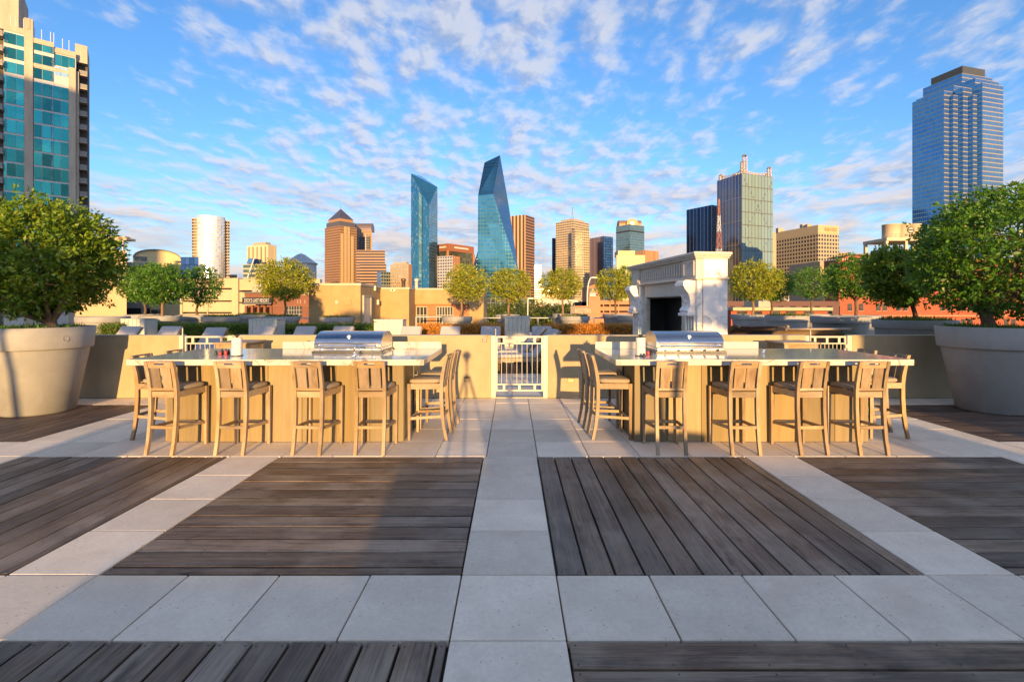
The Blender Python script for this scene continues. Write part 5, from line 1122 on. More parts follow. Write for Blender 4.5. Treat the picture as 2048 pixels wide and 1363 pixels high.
def barrel_tower():
    m = facade('rose_granite', (0.50, 0.33, 0.20), (0.10, 0.10, 0.11), 2.4, 3.9, 0.5, 0.6, 0.15, 0.5); gl = facade('rose_glass', (0.26, 0.24, 0.24), (0.16, 0.19, 0.24), 2.4, 3.9, 0.8, 0.8, 0.1, 0.8)
    Z = 780; pts = front_pts(708, 744, Z, 32); t, o, z = building('barrel_top_tower', 'rose granite tower with a curved glass barrel top behind the brown one', 'tower', pts, 462, m, Z, group=SKY)
    w = PX(744, Z) - o[0]; prof = [(9 * math.cos(R(a)) - 6, z + (PZ(445, Z) - z) * math.sin(R(a)) ** 0.8) for a in range(0, 181, 15)]; MB().extrude(prof, 'x', PX(707, Z) - o[0], PX(742.5, Z) - o[0]).build('barrel_roof', plain('barrel_bronze', (0.20, 0.15, 0.13), 0.35, 0.5), t)
    g = MB().prism(rel(front_pts(717, 740, Z - 1.5, 1.4), o), GZ, PZ(472, Z)); g.build('glass_bay', [gl], t); MB().bar((PX(731.5, Z - 2) - o[0], Z - 2 - o[1], GZ), (PX(731.5, Z - 2) - o[0], Z - 2 - o[1], PZ(470, Z)), 0.8, 0.8).build('bay_fin', white_fr, t)
barrel_tower()
mb = facade('banded_brown', (0.46, 0.27, 0.16), (0.05, 0.05, 0.06), 60, 3.9, 1.0, 0.50, 0.15, 0.6)
building('banded_block', 'brown banded office block, upper of two stacked right of the brown tower', 'building', front_pts(712, 770, 660, 30), 500, mb, 660, group=SKY)
building('banded_block', 'brown banded office block, lower and wider of two right of the brown tower', 'building', front_pts(719, 772.5, 630, 25), 527, mb, 630, group=SKY)
building('green_block', 'small green glass block with a blue end wall', 'building', corner_pts(754, 762, 783, 500, 45), 542.5, [plain('blue_end', (0.16, 0.26, 0.46), 0.2, 0.6), facade('green_block', (0.26, 0.27, 0.22), (0.10, 0.14, 0.10), 3, 3.6, 0.8, 0.6)], 500)
pts = corner_pts(780.5, 817, 824, 470, 25); t, o, z = building('grid_block', 'pale block with a grid of gold windows left of the blue wedge', 'building', pts, 528, [facade('gold_grid', (0.50, 0.33, 0.18), (0.80, 0.66, 0.40), 2.6, 3.4, 0.70, 0.66, 0.15, 0.85, 0.7, 0.15), plain('brick_end', (0.44, 0.23, 0.12), 0.8)], 470); roof_box(t, o, 'penthouse', conc, pts, 0.72, z, z + 2.6)
# ---- blue wedge tower
def poly_tower(name, label, V, faces, mats, base=None):
    """V: name -> (px, py, Z); py None = ground; faces: list of (names, material index)"""
    o = base; t = thing(name, label, 'tower', (o[0], o[1], 0), 0, SKY); pos = {k: Vector((PX(v[0], v[2]), v[2], GZ if v[1] is None else PZ(v[1], v[2]))) - Vector((o[0], o[1], 0)) for k, v in V.items()}
    for i, (ns, mi, nm) in enumerate(faces):
        ps = [pos[n] for n in ns]; g = MB(); a = ps[0]; ux = (ps[1] - ps[0]); ux.z = 0
        if ux.length < 1e-4: ux = ps[2] - ps[0]; ux.z = 0
        ux.normalize(); g.add(ps, [tuple(range(len(ps)))], 0); g.uv[0] = [((p - a).dot(ux), p.z) for p in ps]; g.build(nm, mats[mi], t, fix=False)
    return t
bl = facade('wedge_blue', (0.08, 0.28, 0.40), (0.05, 0.30, 0.50), 2.4, 3.7, 0.84, 0.84, 0.06, 0.85, 0.25, 0.25, lit=(0.30, 0.45, 0.48), wmetal=0.6); bl2 = facade('wedge_side', (0.16, 0.30, 0.36), (0.22, 0.38, 0.44), 2.4, 3.7, 0.84, 0.84, 0.06, 0.85, 0.25, 0.2, wmetal=0.6); bl3 = facade('wedge_top', (0.05, 0.20, 0.34), (0.05, 0.25, 0.44), 3, 3.7, 0.95, 0.9, 0.06, 0.85, 0.25, 0.08, wmetal=0.7)
V = {'a': (822, None, 585), 'A': (822, 347, 585), 'b': (858, None, 555), 'B': (858, 411, 555), 'c': (875, None, 580), 'C': (875, 374, 580), 'd': (842, None, 615), 'D': (842, 352, 615)}
wt = poly_tower('wedge_tower', 'deep blue glass tower with a slanted wedge top', V, [(('a', 'b', 'B', 'A'), 0, 'front_facade'), (('b', 'c', 'C', 'B'), 1, 'side_facade'), (('A', 'B', 'C'), 2, 'slanted_top'), (('A', 'C', 'D'), 2, 'slanted_top'), (('c', 'd', 'D', 'C'), 1, 'rear_facade'), (('d', 'a', 'A', 'D'), 0, 'rear_facade')], [bl, bl2, bl3], (PX(850, 580), 580))
Zs = 566.6; strip = MB(); x0, x1 = PX(838, 569), PX(843, 569)
strip.add([(PX(837.5, 571) - wt.location.x, 571 - wt.location.y, GZ), (PX(843.5, 566) - wt.location.x, 566 - wt.location.y, GZ), (PX(843.5, 566) - wt.location.x, 566 - wt.location.y, PZ(392, 566)), (PX(837.5, 571) - wt.location.x, 571 - wt.location.y, PZ(382, 571))], [(0, 1, 2, 3)]); strip.uv[0] = [(0, 0), (4, 0), (4, 110), (0, 110)]
strip.build('lit_strip', facade('strip_glass', (0.10, 0.30, 0.36), (0.30, 0.50, 0.50), 4, 3.7, 0.8, 0.7, 0.1, 0.7), wt, fix=False)  # lit strip down the front face, its brightness put into the glass colour
# ---- brown office with pale sign, pink block
pts = corner_pts(873, 896, 947.5, 600, 40); t, o, z = building('brown_office', 'brown office block with a pale rooftop sign behind the pink block', 'building', pts, 487, facade('olive_glass', (0.10, 0.09, 0.06), (0.16, 0.16, 0.09), 4, 4, 0.95, 0.9, 0.08, 0.7), 600, group=SKY)
rb = plain('brown_band', (0.34, 0.13, 0.065), 0.7); roof_box(t, o, 'crown_band', rb, pts, 1.012, z - 9, z + 0.3)
C, Rr, Lf = Vector(pts[1]), Vector(pts[2]), Vector(pts[0])
for P0, P1, f0, f1 in ((C, Rr, 0.22, 0.76), (C, Lf, 0.12, 0.70)):
    d = P1 - P0; nrm = Vector((d.y, -d.x)).normalized() * (1 if P1 is Rr else -1); q = MB()
    a, b = P0 + d * f0 + nrm * 0.9 - Vector(o), P0 + d * f1 + nrm * 0.9 - Vector(o)
    tag(MB().bar((a.x, a.y, z - 4.0), (b.x, b.y, z - 4.0), 0.3, 2.2).build('sign_strip', white_fr, t))
for p in pts[:3]:
    q = Vector(p) - Vector(o); MB().bar((q.x * 1.01, q.y * 1.01, GZ), (q.x * 1.01, q.y * 1.01, z - 9.1), 3, 3).build('corner_pier', rb, t)
building('pink_block', 'pink and white slab block in front of the brown office', 'building', corner_pts(875, 906, 920, 520, 25), 511, [facade('pink_grid', (0.52, 0.50, 0.50), (0.17, 0.17, 0.20), 3.2, 3.3, 0.7, 0.55), facade('pink_end', (0.62, 0.30, 0.17), (0.55, 0.40, 0.26), 6, 3.3, 0.25, 0.5, 0.6, 0.0)], 520)
# ---- prism tower
pr = facade('prism_teal', (0.07, 0.19, 0.24), (0.060, 0.22, 0.30), 3.2, 3.8, 0.90, 0.86, 0.05, 0.85, 0.25, 0.12, wmetal=0.6); pr2 = facade('prism_dark', (0.10, 0.15, 0.19), (0.10, 0.16, 0.21), 3.2, 3.8, 0.92, 0.90, 0.05, 0.85, 0.25, 0.1, wmetal=0.6); pr3 = facade('prism_blue', (0.04, 0.13, 0.22), (0.035, 0.15, 0.30), 60, 3.8, 0.98, 0.80, 0.05, 0.85, 0.25, 0.08, wmetal=0.6)
V = {'a': (955, None, 480), 'A': (956, 391, 480), 'm': (1040, None, 476), 'M': (1038, 548, 476), 'B': (986, 388, 478), 'T': (1000, 310.5, 500), 'S': (969, 325, 502), 'r': (1017, None, 520), 'Rr': (1017, 408, 520), 'q': (960, None, 525), 'Q': (962, 395, 525)}
ft = poly_tower('prism_tower', 'tall faceted teal glass prism tower with a slanted peak', V, [(('a', 'm', 'M', 'B', 'A'), 0, 'front_facade'), (('A', 'B', 'T', 'S'), 2, 'slanted_face'), (('B', 'M', 'Rr', 'T'), 1, 'side_facade'), (('M', 'm', 'r', 'Rr'), 1, 'side_facade'), (('a', 'A', 'S', 'Q', 'q'), 0, 'rear_facade'), (('S', 'T', 'Rr', 'Q'), 1, 'rear_facade'), (('q', 'Q', 'Rr', 'r'), 1, 'rear_facade')], [pr, pr2, pr3], (PX(985, 495), 495))
V = {'a': (940, None, 500), 'b': (957, None, 490), 'B': (957, 498, 490), 'A': (942, 545, 500)}
MB().add([(PX(v[0], v[2]) - ft.location.x, v[2] - ft.location.y, GZ if v[1] is None else PZ(v[1], v[2])) for v in V.values()], [(0, 1, 2, 3)]).build('left_facet', pr3, ft, fix=False)
pts = corner_pts(1015, 1051, 1069, 640, 30); building('striped_tower', 'brown tower with cream vertical stripes right of the prism tower', 'tower', pts, 429, [facade('stripe_brown', (0.60, 0.44, 0.26), (0.10, 0.05, 0.035), 5.6, 200, 0.52, 1.0, 0.3, 0.2, 0.7, 0.1), facade('band_brown', (0.42, 0.22, 0.11), (0.04, 0.025, 0.02), 60, 4.0, 1.0, 0.5, 0.2, 0.3)], 640, group=SKY)
building('slim_block', 'slim pale banded block seen between two towers', 'building', front_pts(1066, 1082, 720, 20), 529, facade('slim', (0.50, 0.46, 0.36), (0.20, 0.20, 0.19), 30, 3.6, 1.0, 0.45), 720, group=SKY)
building('navy_tower', 'narrow dark navy tower edge behind the beige one with the antenna', 'tower', front_pts(1104, 1130, 800, 20), 476, facade('navy_a', (0.04, 0.08, 0.16), (0.03, 0.09, 0.20), 30, 3.8, 1.0, 0.6), 800, group=SKY)
bg = facade('beige_bands', (0.60, 0.48, 0.32), (0.13, 0.12, 0.12), 3.6, 3.8, 0.80, 0.46, 0.15, 0.5)
pts = corner_pts(1111.5, 1146, 1178, 740, 45); t, o, z = building('antenna_tower', 'beige banded tower with a rooftop antenna', 'tower', pts, 440, bg, 740, group=SKY)
pts2 = corner_pts(1143, 1150, 1179, 715, 60); g = MB().prism(rel(pts2, o), GZ, PZ(457, 715)); g.build('front_wing', [bg], t)
roof_box(t, o, 'penthouse', conc, pts, 0.7, z, z + 4)
for s in (-1, 1): MB().bar((s * 2.5, 0, z + 4), (0, 0, PZ(420, 760)), 0.6, 0.6).build('antenna_leg', roofgrey, t)
MB().tube([(0, 0, PZ(424, 760)), (0, 0, PZ(411, 760))], 0.4, 5).build('antenna', roofgrey, t)
pts = corner_pts(1172, 1207, 1226, 790, 58); building('rose_glass_tower', 'rose and blue glass tower right of the beige antenna tower', 'tower', pts, 472, [facade('rose_stripes', (0.34, 0.22, 0.20), (0.20, 0.16, 0.18), 2.6, 200, 0.6, 1.0, 0.15, 0.6), facade('blue_sq', (0.13, 0.16, 0.19), (0.14, 0.28, 0.44), 4, 4.4, 0.7, 0.75, 0.08, 0.8)], 790, group=SKY)
def arch_tower():
    Z = 680; pts = corner_pts(1232, 1260, 1288.5, Z, 55); t, o, z = building('arch_top_tower', 'blue green glass tower with bronze arched vaults on top', 'tower', pts, 448, facade('aqua_glass', (0.16, 0.24, 0.27), (0.17, 0.29, 0.33), 2.4, 3.9, 0.86, 0.8, 0.06, 0.85, 0.3, 0.15), Z, group=SKY)
    br = plain('vault_bronze', (0.34, 0.21, 0.11), 0.5, 0.3); zt = PZ(437.5, Z + 10); zz = PZ(446, Z)
    w = (PX(1283, Z) - PX(1237, Z)) / 2
    MB().extrude([(9 * math.cos(R(a)) + 6, z + (zt - z) * math.sin(R(a)) ** 0.7) for a in range(0, 181, 15)], 'x', -w, w).build('vault', br, t)
    cx_ = PX(1269, Z) - o[0]; MB().extrude([(cx_ + 8.5 * math.cos(R(a)), z + (zt - z) * 1.06 * math.sin(R(a)) ** 0.7) for a in range(0, 181, 15)], 'y', -8, 14).build('vault', br, t)
    MB().tube([(cx_, -8.01, z + 3.2), (cx_, -8.2, z + 3.2)], 3.0, 16).build('vault_window', plain('vault_glass', (0.45, 0.36, 0.2), 0.3, 0.5), t)
    roof_box(t, o, 'dark_band', plain('dark_band', (0.05, 0.07, 0.08), 0.2, 0.6), pts, 1.004, PZ(463, Z), PZ(459.5, Z))
arch_tower()
pts = front_pts(1233, 1290, 560, 25); t, o, z = building('cream_block', 'cream stepped masonry block below the arch topped tower', 'building', pts, 510, facade('cream_win', (0.66, 0.54, 0.31), (0.30, 0.24, 0.15), 3.2, 3.6, 0.42, 0.5, 0.4, 0.2), 560, group=SKY)
add_box(t, o, 'upper_storey', facade('cream_up', (0.66, 0.54, 0.31), (0.36, 0.29, 0.18), 3.2, 3.6, 0.4, 0.5, 0.4, 0.2), PX(1236, 562), PX(1270, 562), 562, 580, z - 1, PZ(501, 562))
t, o, z = building('brown_block', 'plain brown block just above the fireplace shelf', 'building', corner_pts(1272, 1290, 1317, 610, 56), 500, facade('brown_plain', (0.44, 0.26, 0.15), (0.36, 0.20, 0.11), 5, 200, 0.3, 1, 0.6, 0), 610, group=SKY)
building('navy_tower', 'dark navy tower with pale vertical fins left of the large glass tower', 'tower', corner_pts(1373, 1424, 1436, 600, 58), 409.5, [facade('navy_fins', (0.30, 0.35, 0.44), (0.018, 0.045, 0.10), 5.4, 200, 0.80, 1.0, 0.10, 0.8), facade('navy_side', (0.03, 0.04, 0.06), (0.015, 0.025, 0.05), 3, 3.8, 0.9, 0.6)], 600, group=SKY)
def lattice_tower():
    pts = corner_pts(1434, 1484, 1546, 500, 69); fl = facade('bronze_fins', (0.34, 0.27, 0.22), (0.10, 0.14, 0.21), 4.3, 25, 0.82, 0.985, 0.06, 0.85, 0.5, 0.15); fr = facade('pale_green_glass', (0.13, 0.14, 0.13), (0.30, 0.46, 0.50), 4.6, 13.6, 0.83, 0.93, 0.12, 0.45, 0.5, 0.05)
    t, o, z = building('lattice_crown_tower', 'large glass tower with rooftop lattice crown and turrets', 'tower', pts, 346, [fl, fr], 500, group=SKY)
    wm = plain('lattice_white', (0.62, 0.50, 0.33), 0.6)
    # diagonal light pattern panels on the pale face
    C, Rr = Vector(pts[1]), Vector(pts[2]); d = Rr - C; nn = Vector((d.y, -d.x)).normalized() * 0.12; lm = plain('lamp_panel', (0.36, 0.46, 0.56), 0.15, 0.7); g = MB()
    for k in range(26):
        f = abs((k / 25 * 2.0) % 2 - 1) 
        for ff in (0.06 + 0.88 * f, 0.94 - 0.88 * f):
            zz = z - 8 - k * 4.4; p = C + d * ff + nn - Vector(o); q = p + d.normalized() * 1.3; g.add([(p.x, p.y, zz), (q.x, q.y, zz), (q.x, q.y, zz + 2.6), (p.x, p.y, zz + 2.6)], [(0, 1, 2, 3)])
    tag(g.build('light_panels', lm, t, fix=False), kind='stuff')
    def turret(px, py, base, s=1.0, name='turret'):
        zt = PZ(py, 510); x, y = base; g = MB(); h = zt - z
        for i, j in ((-1, -1), (1, -1), (1, 1), (-1, 1)): g.bar((x + i * 1.7 * s, y + j * 1.7 * s, z), (x + i * 1.3 * s, y + j * 1.3 * s, zt - 2.2 * s), 0.45, 0.45)
        k = 0; zc = z
        while zc < zt - 4 * s:
            a, b = 1.7 * s, zc + 3.2 * s
            for (i, j), (i2, j2) in (((-1, -1), (1, -1)), ((1, -1), (1, 1)), ((-1, 1), (-1, -1))): g.bar((x + i * a, y + j * a, zc), (x + i2 * a, y + j2 * a, b), 0.35, 0.35); g.bar((x + i * a, y + j * a, zc), (x + i2 * a, y + j2 * a, zc), 0.35, 0.35)
            zc = b
        tw = tag(g.build(name, wm, t), kind='stuff'); MB().lathe([(2.3 * s, zt - 2.2 * s), (2.3 * s, zt - 1.9 * s), (0.02, zt)], 8, (x, y, 0), smooth=False).build('turret_cap', roofgrey, t)
    q = [Vector(p) - Vector(o) for p in pts]
    for i, (px, py) in enumerate(((1441, 337), (1486, 325), (1528, 329), (1490, 335))): turret(px, py, (q[i].x * 0.86, q[i].y * 0.86))
    turret(1488, 299, (0, 0), 1.25, 'central_mast')
    g = MB()
    for i in range(4):
        a, b = q[i] * 0.86, q[(i + 1) % 4] * 0.86
        for k in range(7):
            u, v = a.lerp(b, k / 7), a.lerp(b, (k + 1) / 7); zz = z + 5.0 - 2.4 * math.sin(math.pi * (k + .5) / 7); g.bar((u.x, u.y, z + 0.3), (v.x, v.y, zz), 0.45, 0.45); g.bar((u.x, u.y, zz), (v.x, v.y, z + 0.3), 0.45, 0.45); g.bar((u.x, u.y, zz), (v.x, v.y, zz), 0.5, 0.5)
    tag(g.build('roof_lattice', wm, t), kind='stuff')
    for (k, l, m_, n_) in ((0.2, 0.3, 10, 6), (-0.25, 0.1, 12, 5)): MB().box(q[0].x * k - m_ / 2, q[0].x * k + m_ / 2, q[0].y * l - 4, q[0].y * l + 4, z, z + n_).build('plant_room', wm, t)
lattice_tower()
def radio_mast():
    Z = 300; x = PX(1437.5, Z); t = thing('radio_mast', 'red and white lattice radio mast in front of the glass tower', 'mast', (x, Z, 0)); red = plain('mast_red', (0.42, 0.16, 0.11), 0.6); zt = PZ(398, Z); zb = GZ; n = 16
    for k in range(n):
        a, b = k / n, (k + 1) / n; z0, z1 = zb + (zt - zb) * a, zb + (zt - zb) * b; w0, w1 = 2.6 * (1 - a) + 0.3, 2.6 * (1 - b) + 0.3; g = MB(); c = ((-1, -1), (1, -1), (1, 1), (-1, 1))
        for i in range(4):
            p, q = c[i], c[(i + 1) % 4]; g.bar((p[0] * w0, p[1] * w0, z0), (p[0] * w1, p[1] * w1, z1), 0.20, 0.20); g.bar((p[0] * w0, p[1] * w0, z0), (q[0] * w1, q[1] * w1, z1), 0.16, 0.16); g.bar((q[0] * w0, q[1] * w0, z0), (p[0] * w1, p[1] * w1, z1), 0.16, 0.16)
        tag(g.build('mast_section', red if (k // 2) % 2 else white_fr, t), kind='stuff')
radio_mast()
building('beige_slab', 'thin beige slab end beside the large glass tower', 'building', front_pts(1544, 1558, 560, 20), 464, plain('beige_slab', (0.56, 0.40, 0.28), 0.8), 560, group=SKY)
def hotel():
    hm = facade('hotel_grid', (0.58, 0.44, 0.25), (0.035, 0.028, 0.025), 3.0, 3.35, 0.58, 0.58, 0.2, 0.4, 0.8, 0.3); hm2 = facade('hotel_side', (0.46, 0.40, 0.28), (0.05, 0.06, 0.08), 3.0, 3.35, 0.62, 0.60, 0.2, 0.5, 0.8, 0.3)
    pts = corner_pts(1552.5, 1636, 1677.5, 400, 75); t, o, z = building('grid_hotel', 'tan hotel block with a dense grid of square windows', 'building', pts, 451, [hm, hm2], 400, group=SKY)
    roof_box(t, o, 'parapet_band', plain('hotel_tan', (0.58, 0.45, 0.26), 0.8), pts, 1.006, z - 6.2, z + 0.6)
    C, Rr = Vector(pts[1]), Vector(pts[2]); d = Rr - C; nn = Vector((d.y, -d.x)).normalized(); p = C + d * 0.58 + nn * 0.9 - Vector(o)
    q = text_mesh('WESTIN', 4.4, plain('sign_gold', (0.50, 0.42, 0.22), 0.6), 'lettering', t, (p.x, p.y, z - 3.0), (R(90), 0, math.atan2(d.y, d.x)), 0.1, 0.82)
    for f, w_, h_ in ((0.86, 3, 4.5), (0.10, 2, 3), (0.25, 1.2, 4)):
        p = C + (Vector(pts[0]) - C) * f - Vector(o); MB().box(p.x * 0.9 - w_, p.x * 0.9 + w_, p.y * 0.9 - 2 + 6, p.y * 0.9 + 2 + 6, z, z + h_).build('roof_plant', conc, t)
hotel()
def tanks():
    Z = 135; cm = plain('tank_cream', (0.62, 0.52, 0.37), 0.7, 0, 0.1, 0.3); t = thing('water_tanks', 'cream water tanks on a raised concrete frame with round emblem', 'tank', (PX(1808, Z), Z, 0)); o = (PX(1808, Z), Z)
    zt, zb = PZ(448, Z), PZ(478, Z)
    for px, r in ((1787, 15), (1811, 12.0), (1832, 11.5)):
        rr = r * Z / F; MB().lathe([(rr, zb + 0.1), (rr, zt - 0.25), (rr + 0.08, zt - 0.2), (rr + 0.08, zt), (0.01, zt + 0.2)], 28, (PX(px, Z) - o[0], rr * 0.4, 0)).build('tank', cm, t)
    add_box(t, o, 'platform', cm, PX(1757, Z), PX(1860, Z), Z - 3, Z + 6, PZ(484, Z), zb)
    for px in (1759, 1797, 1820, 1857):
        for yy in (Z - 2.8, Z + 5): add_box(t, o, 'column', cm, PX(px, Z) - 0.35, PX(px, Z) + 0.35, yy, yy + 0.7, GZ, PZ(484, Z) - 0.002)
    c = P(1815, 461, Z); rr = 12 * Z / F; yb = rr * 0.4 - rr - 0.05
    MB().tube([(c.x - o[0], yb, c.z), (c.x - o[0], yb - 0.06, c.z)], 0.98, 20).build('emblem', plain('emblem_dark', (0.07, 0.07, 0.09), 0.6), t)
    MB().tube([(c.x - o[0], yb - 0.062, c.z), (c.x - o[0], yb - 0.075, c.z)], 0.72, 20).build('emblem_face', cm, t)
    MB().box(c.x - o[0] - 1.0, c.x - o[0] + 1.0, yb - 0.10, yb - 0.077, c.z - 0.24, c.z + 0.24).build('emblem_bar', bpy.data.materials['emblem_dark'], t)
    for i in range(12): px = 1758 + 8.6 * i; MB().tube([(PX(px, Z) - o[0], -2.9, zb), (PX(px, Z) - o[0], -2.9, zb + 1.0)], 0.03, 4).build('rail_post', roofgrey, t)
    MB().tube([(PX(1757, Z) - o[0], -2.9, zb + 1.0), (PX(1860, Z) - o[0], -2.9, zb + 1.0)], 0.03, 4).build('guard_rail', roofgrey, t)
tanks()
def blue_tower():
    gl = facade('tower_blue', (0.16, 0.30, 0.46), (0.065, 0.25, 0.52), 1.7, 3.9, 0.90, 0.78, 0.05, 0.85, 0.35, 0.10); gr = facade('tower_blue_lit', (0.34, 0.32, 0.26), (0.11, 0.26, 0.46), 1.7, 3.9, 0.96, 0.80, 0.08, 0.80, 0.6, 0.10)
    Zc = 400; o = (PX(1925, 430), 430); t = thing('blue_stepped_tower', 'tall stepped blue glass tower at far right', 'tower', (o[0], o[1], 0), 0, SKY)
    def mass(x0, xc, x1, Z, top, ang=75):
        pts = corner_pts(x0, xc, x1, Z, ang); z1 = PZ(top, Z); g = MB(); q = rel(pts, o); n = 4
        for i in range(n):
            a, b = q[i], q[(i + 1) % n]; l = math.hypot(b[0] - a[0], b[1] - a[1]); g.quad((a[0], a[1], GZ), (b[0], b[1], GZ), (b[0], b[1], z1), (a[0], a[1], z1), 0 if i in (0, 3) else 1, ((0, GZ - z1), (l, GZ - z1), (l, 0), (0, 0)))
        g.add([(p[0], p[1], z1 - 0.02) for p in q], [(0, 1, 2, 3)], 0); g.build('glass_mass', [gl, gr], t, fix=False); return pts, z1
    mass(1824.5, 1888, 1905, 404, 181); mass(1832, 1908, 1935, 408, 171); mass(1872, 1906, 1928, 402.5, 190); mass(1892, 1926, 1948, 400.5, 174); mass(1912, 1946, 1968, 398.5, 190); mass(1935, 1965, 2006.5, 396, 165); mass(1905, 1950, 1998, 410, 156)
    p, z1 = mass(1846, 1924, 1985, 432, 146)
    g = MB().prism(rel(corner_pts(1862, 1925, 1970, 438, 75), o), z1 - 4, PZ(131.5, 438)); g.build('crown_band', [plain('crown_dark', (0.05, 0.055, 0.055), 0.4)], t)
blue_tower()
# ---- red brick warehouse and neighbours, right
def red_brick():
    Z = 66; ox = PX(1850, Z); t = thing('red_brick_warehouse', 'orange red brick warehouse with paired sash windows behind the right trees', 'building', (ox, Z, 0)); m = MT['brick_red']
    def b(n, mt, x0, x1, y0, y1, a, c, par=None): return MB().box(PX(x0, Z) - ox, PX(x1, Z) - ox, y0, y1, PZ(c, Z), PZ(a, Z)).build(n, mt, par or t)
    b('wall', m, 1677, 2200, 0, 3, 520, 800); b('coping', plain('stone_coping', (0.55, 0.48, 0.40), 0.8), 1676, 2201, -0.15, 3.1, 517.8, 519.9)
    MB().extrude([(PX(1680, Z) - ox, PZ(518, Z)), (PX(1735, Z) - ox, PZ(518, Z)), (PX(1722, Z) - ox, PZ(512, Z)), (PX(1700, Z) - ox, PZ(510.5, Z)), (PX(1690, Z) - ox, PZ(514, Z))], 'y', 0.01, 0.5).build('pediment', m, t)
    b('sill_course', plain('sill_stone', (0.52, 0.30, 0.20), 0.8), 1677, 2200, -0.12, -0.001, 630, 632)
    for y0, y1 in ((607, 621), (566, 582), (534, 550), (637.5, 652)):
        for x in (1695, 1717.5, 1752, 1765, 1792, 1805.5, 1880, 1894, 1922, 1936, 1965, 1979, 2008, 2022):
            w = b('window', MT['win_dark'], x, x + 9, -0.03, -0.001, y0, y1)
            b('sash_bar', MT['bronze'], x, x + 9, -0.06, -0.031, (y0 + y1) / 2 - .3, (y0 + y1) / 2 + .3, w); b('sash_bar', MT['bronze'], x + 4.3, x + 4.7, -0.058, -0.032, y0, y1, w); b('sill', bpy.data.materials['sill_stone'], x - .5, x + 9.5, -0.10, -0.005, y1, y1 + 1, w)
    # rooftop pergola
    b('pergola_roof', MT['bronze'], 1740, 1800, 3, 9, 503, 505.5); b('pergola_wall', MT['brick'], 1738, 1772, 3.5, 4, 513, 518)
    for x in (1741, 1756, 1771, 1786): b('pergola_post', MT['bronze'], x, x + 1.2, 3.1, 3.3, 505.6, 518)
red_brick()
def low_store():
    Z = 44; ox = PX(1560, Z); t = thing('low_shop_row', 'low tan roofed brick shop row behind the pots right of the fireplace', 'building', (ox, Z, 0))
    def b(n, mt, x0, x1, y0, y1, a, c): return MB().box(PX(x0, Z) - ox, PX(x1, Z) - ox, y0, y1, PZ(c, Z), PZ(a, Z)).build(n, mt, t)
    b('wall', MT['brick_red'], 1462, 1655, 0, 10, 620.8, 760); b('fascia', plain('fascia_tan', (0.55, 0.44, 0.28), 0.8), 1460, 1657, -0.6, 10, 614.5, 620.7)
    for x in (1474, 1504, 1540, 1572, 1608): b('shop_window', MT['win_dark'], x, x + 20, -0.04, -0.001, 622.5, 640)
    b('roof_hatch', conc, 1562, 1588, 4, 7, 601, 614.4); b('dark_annex', MT['soot'], 1648, 1671, 1, 9, 614.5, 700)
low_store()
t, o, z = building('plum_block', 'dark plum brick block behind the low shop row', 'building', front_pts(1452, 1680, 62, 8), 602, facade('plum', (0.13, 0.06, 0.055), (0.03, 0.03, 0.035), 1.6, 2.6, 0.45, 0.5), 62)
def billboard():
    Z = 90; t = thing('billboard_building', 'tan building with a pale rooftop billboard left of the warehouse', 'building', (PX(1665, Z), Z, 0)); ox = PX(1665, Z)
    def b(n, mt, x0, x1, y0, y1, a, c): return MB().box(PX(x0, Z) - ox, PX(x1, Z) - ox, y0, y1, PZ(c, Z), PZ(a, Z)).build(n, mt, t)
    b('wall', facade('tan_far', (0.54, 0.36, 0.24), (0.3, 0.2, 0.14), 3, 3, 0.4, 0.5), 1640, 1688, 0, 10, 522, 800)
    b('billboard', plain('billboard_pale', (0.50, 0.48, 0.50), 0.6), 1648, 1670, -0.4, -0.002, 523.5, 537)
    rd = plain('billboard_red', (0.40, 0.12, 0.16), 0.6)
    for y, x0, x1 in ((526.5, 1654, 1663), (529.8, 1653, 1666), (533, 1655, 1664)): b('billboard_line', rd, x0, x1, -0.42, -0.401, y, y + 1.2)
    b('corner_tower', conc, 1671, 1680, -1, 6, 519, 800)
billboard()
# ---- orange brick parking deck with signs, centre right
def orange_deck():
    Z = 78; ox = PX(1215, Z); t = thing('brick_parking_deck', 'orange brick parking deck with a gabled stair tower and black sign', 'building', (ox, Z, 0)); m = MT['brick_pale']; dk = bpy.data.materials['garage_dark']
    def b(n, mt, x0, x1, y0, y1, a, c, par=None): return MB().box(PX(x0, Z) - ox, PX(x1, Z) - ox, y0, y1, PZ(c, Z), PZ(a, Z)).build(n, mt, par or t)
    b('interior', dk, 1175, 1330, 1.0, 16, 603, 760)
    for a, c in ((600, 608.5), (613, 621), (625, 633), (636, 645), (649, 760)): b('spandrel', m, 1198, 1330, 0, 0.99, a, c)
    for x in (1206, 1219, 1236, 1262): b('pier', m, x, x + 2.2, 0.02, 0.95, 600, 760)
    b('stair_tower', m, 1175, 1198, -1.2, 6, 573, 760); MB().extrude([(PX(1174.5, Z) - ox, PZ(573, Z)), (PX(1198.5, Z) - ox, PZ(573, Z)), (PX(1186, Z) - ox, PZ(569.5, Z))], 'y', -1.3, 6).build('gable', m, t)
    s = b('sign_panel', MT['soot'], 1176, 1190, -1.35, -1.205, 576, 593); c = P(1183, 580, Z); MB().tube([(c.x - ox, -1.36, c.z), (c.x - ox, -1.38, c.z)], 0.16, 14).build('sign_disc', plain('sign_yellow', (0.5, 0.40, 0.15), 0.6), s)
    b('sign_stripe', bpy.data.materials['sign_yellow'], 1178, 1188.5, -1.37, -1.351, 583.3, 584.6, s)
    for y in (586.5, 590): b('sign_stripe', white_fr, 1176.8, 1189.2, -1.37, -1.351, y, y + 2.4, s)
MT['brick_pale'] = brickmat('brick_pale', (0.60, 0.235, 0.115), (0.66, 0.28, 0.15), (0.55, 0.33, 0.22))
orange_deck()
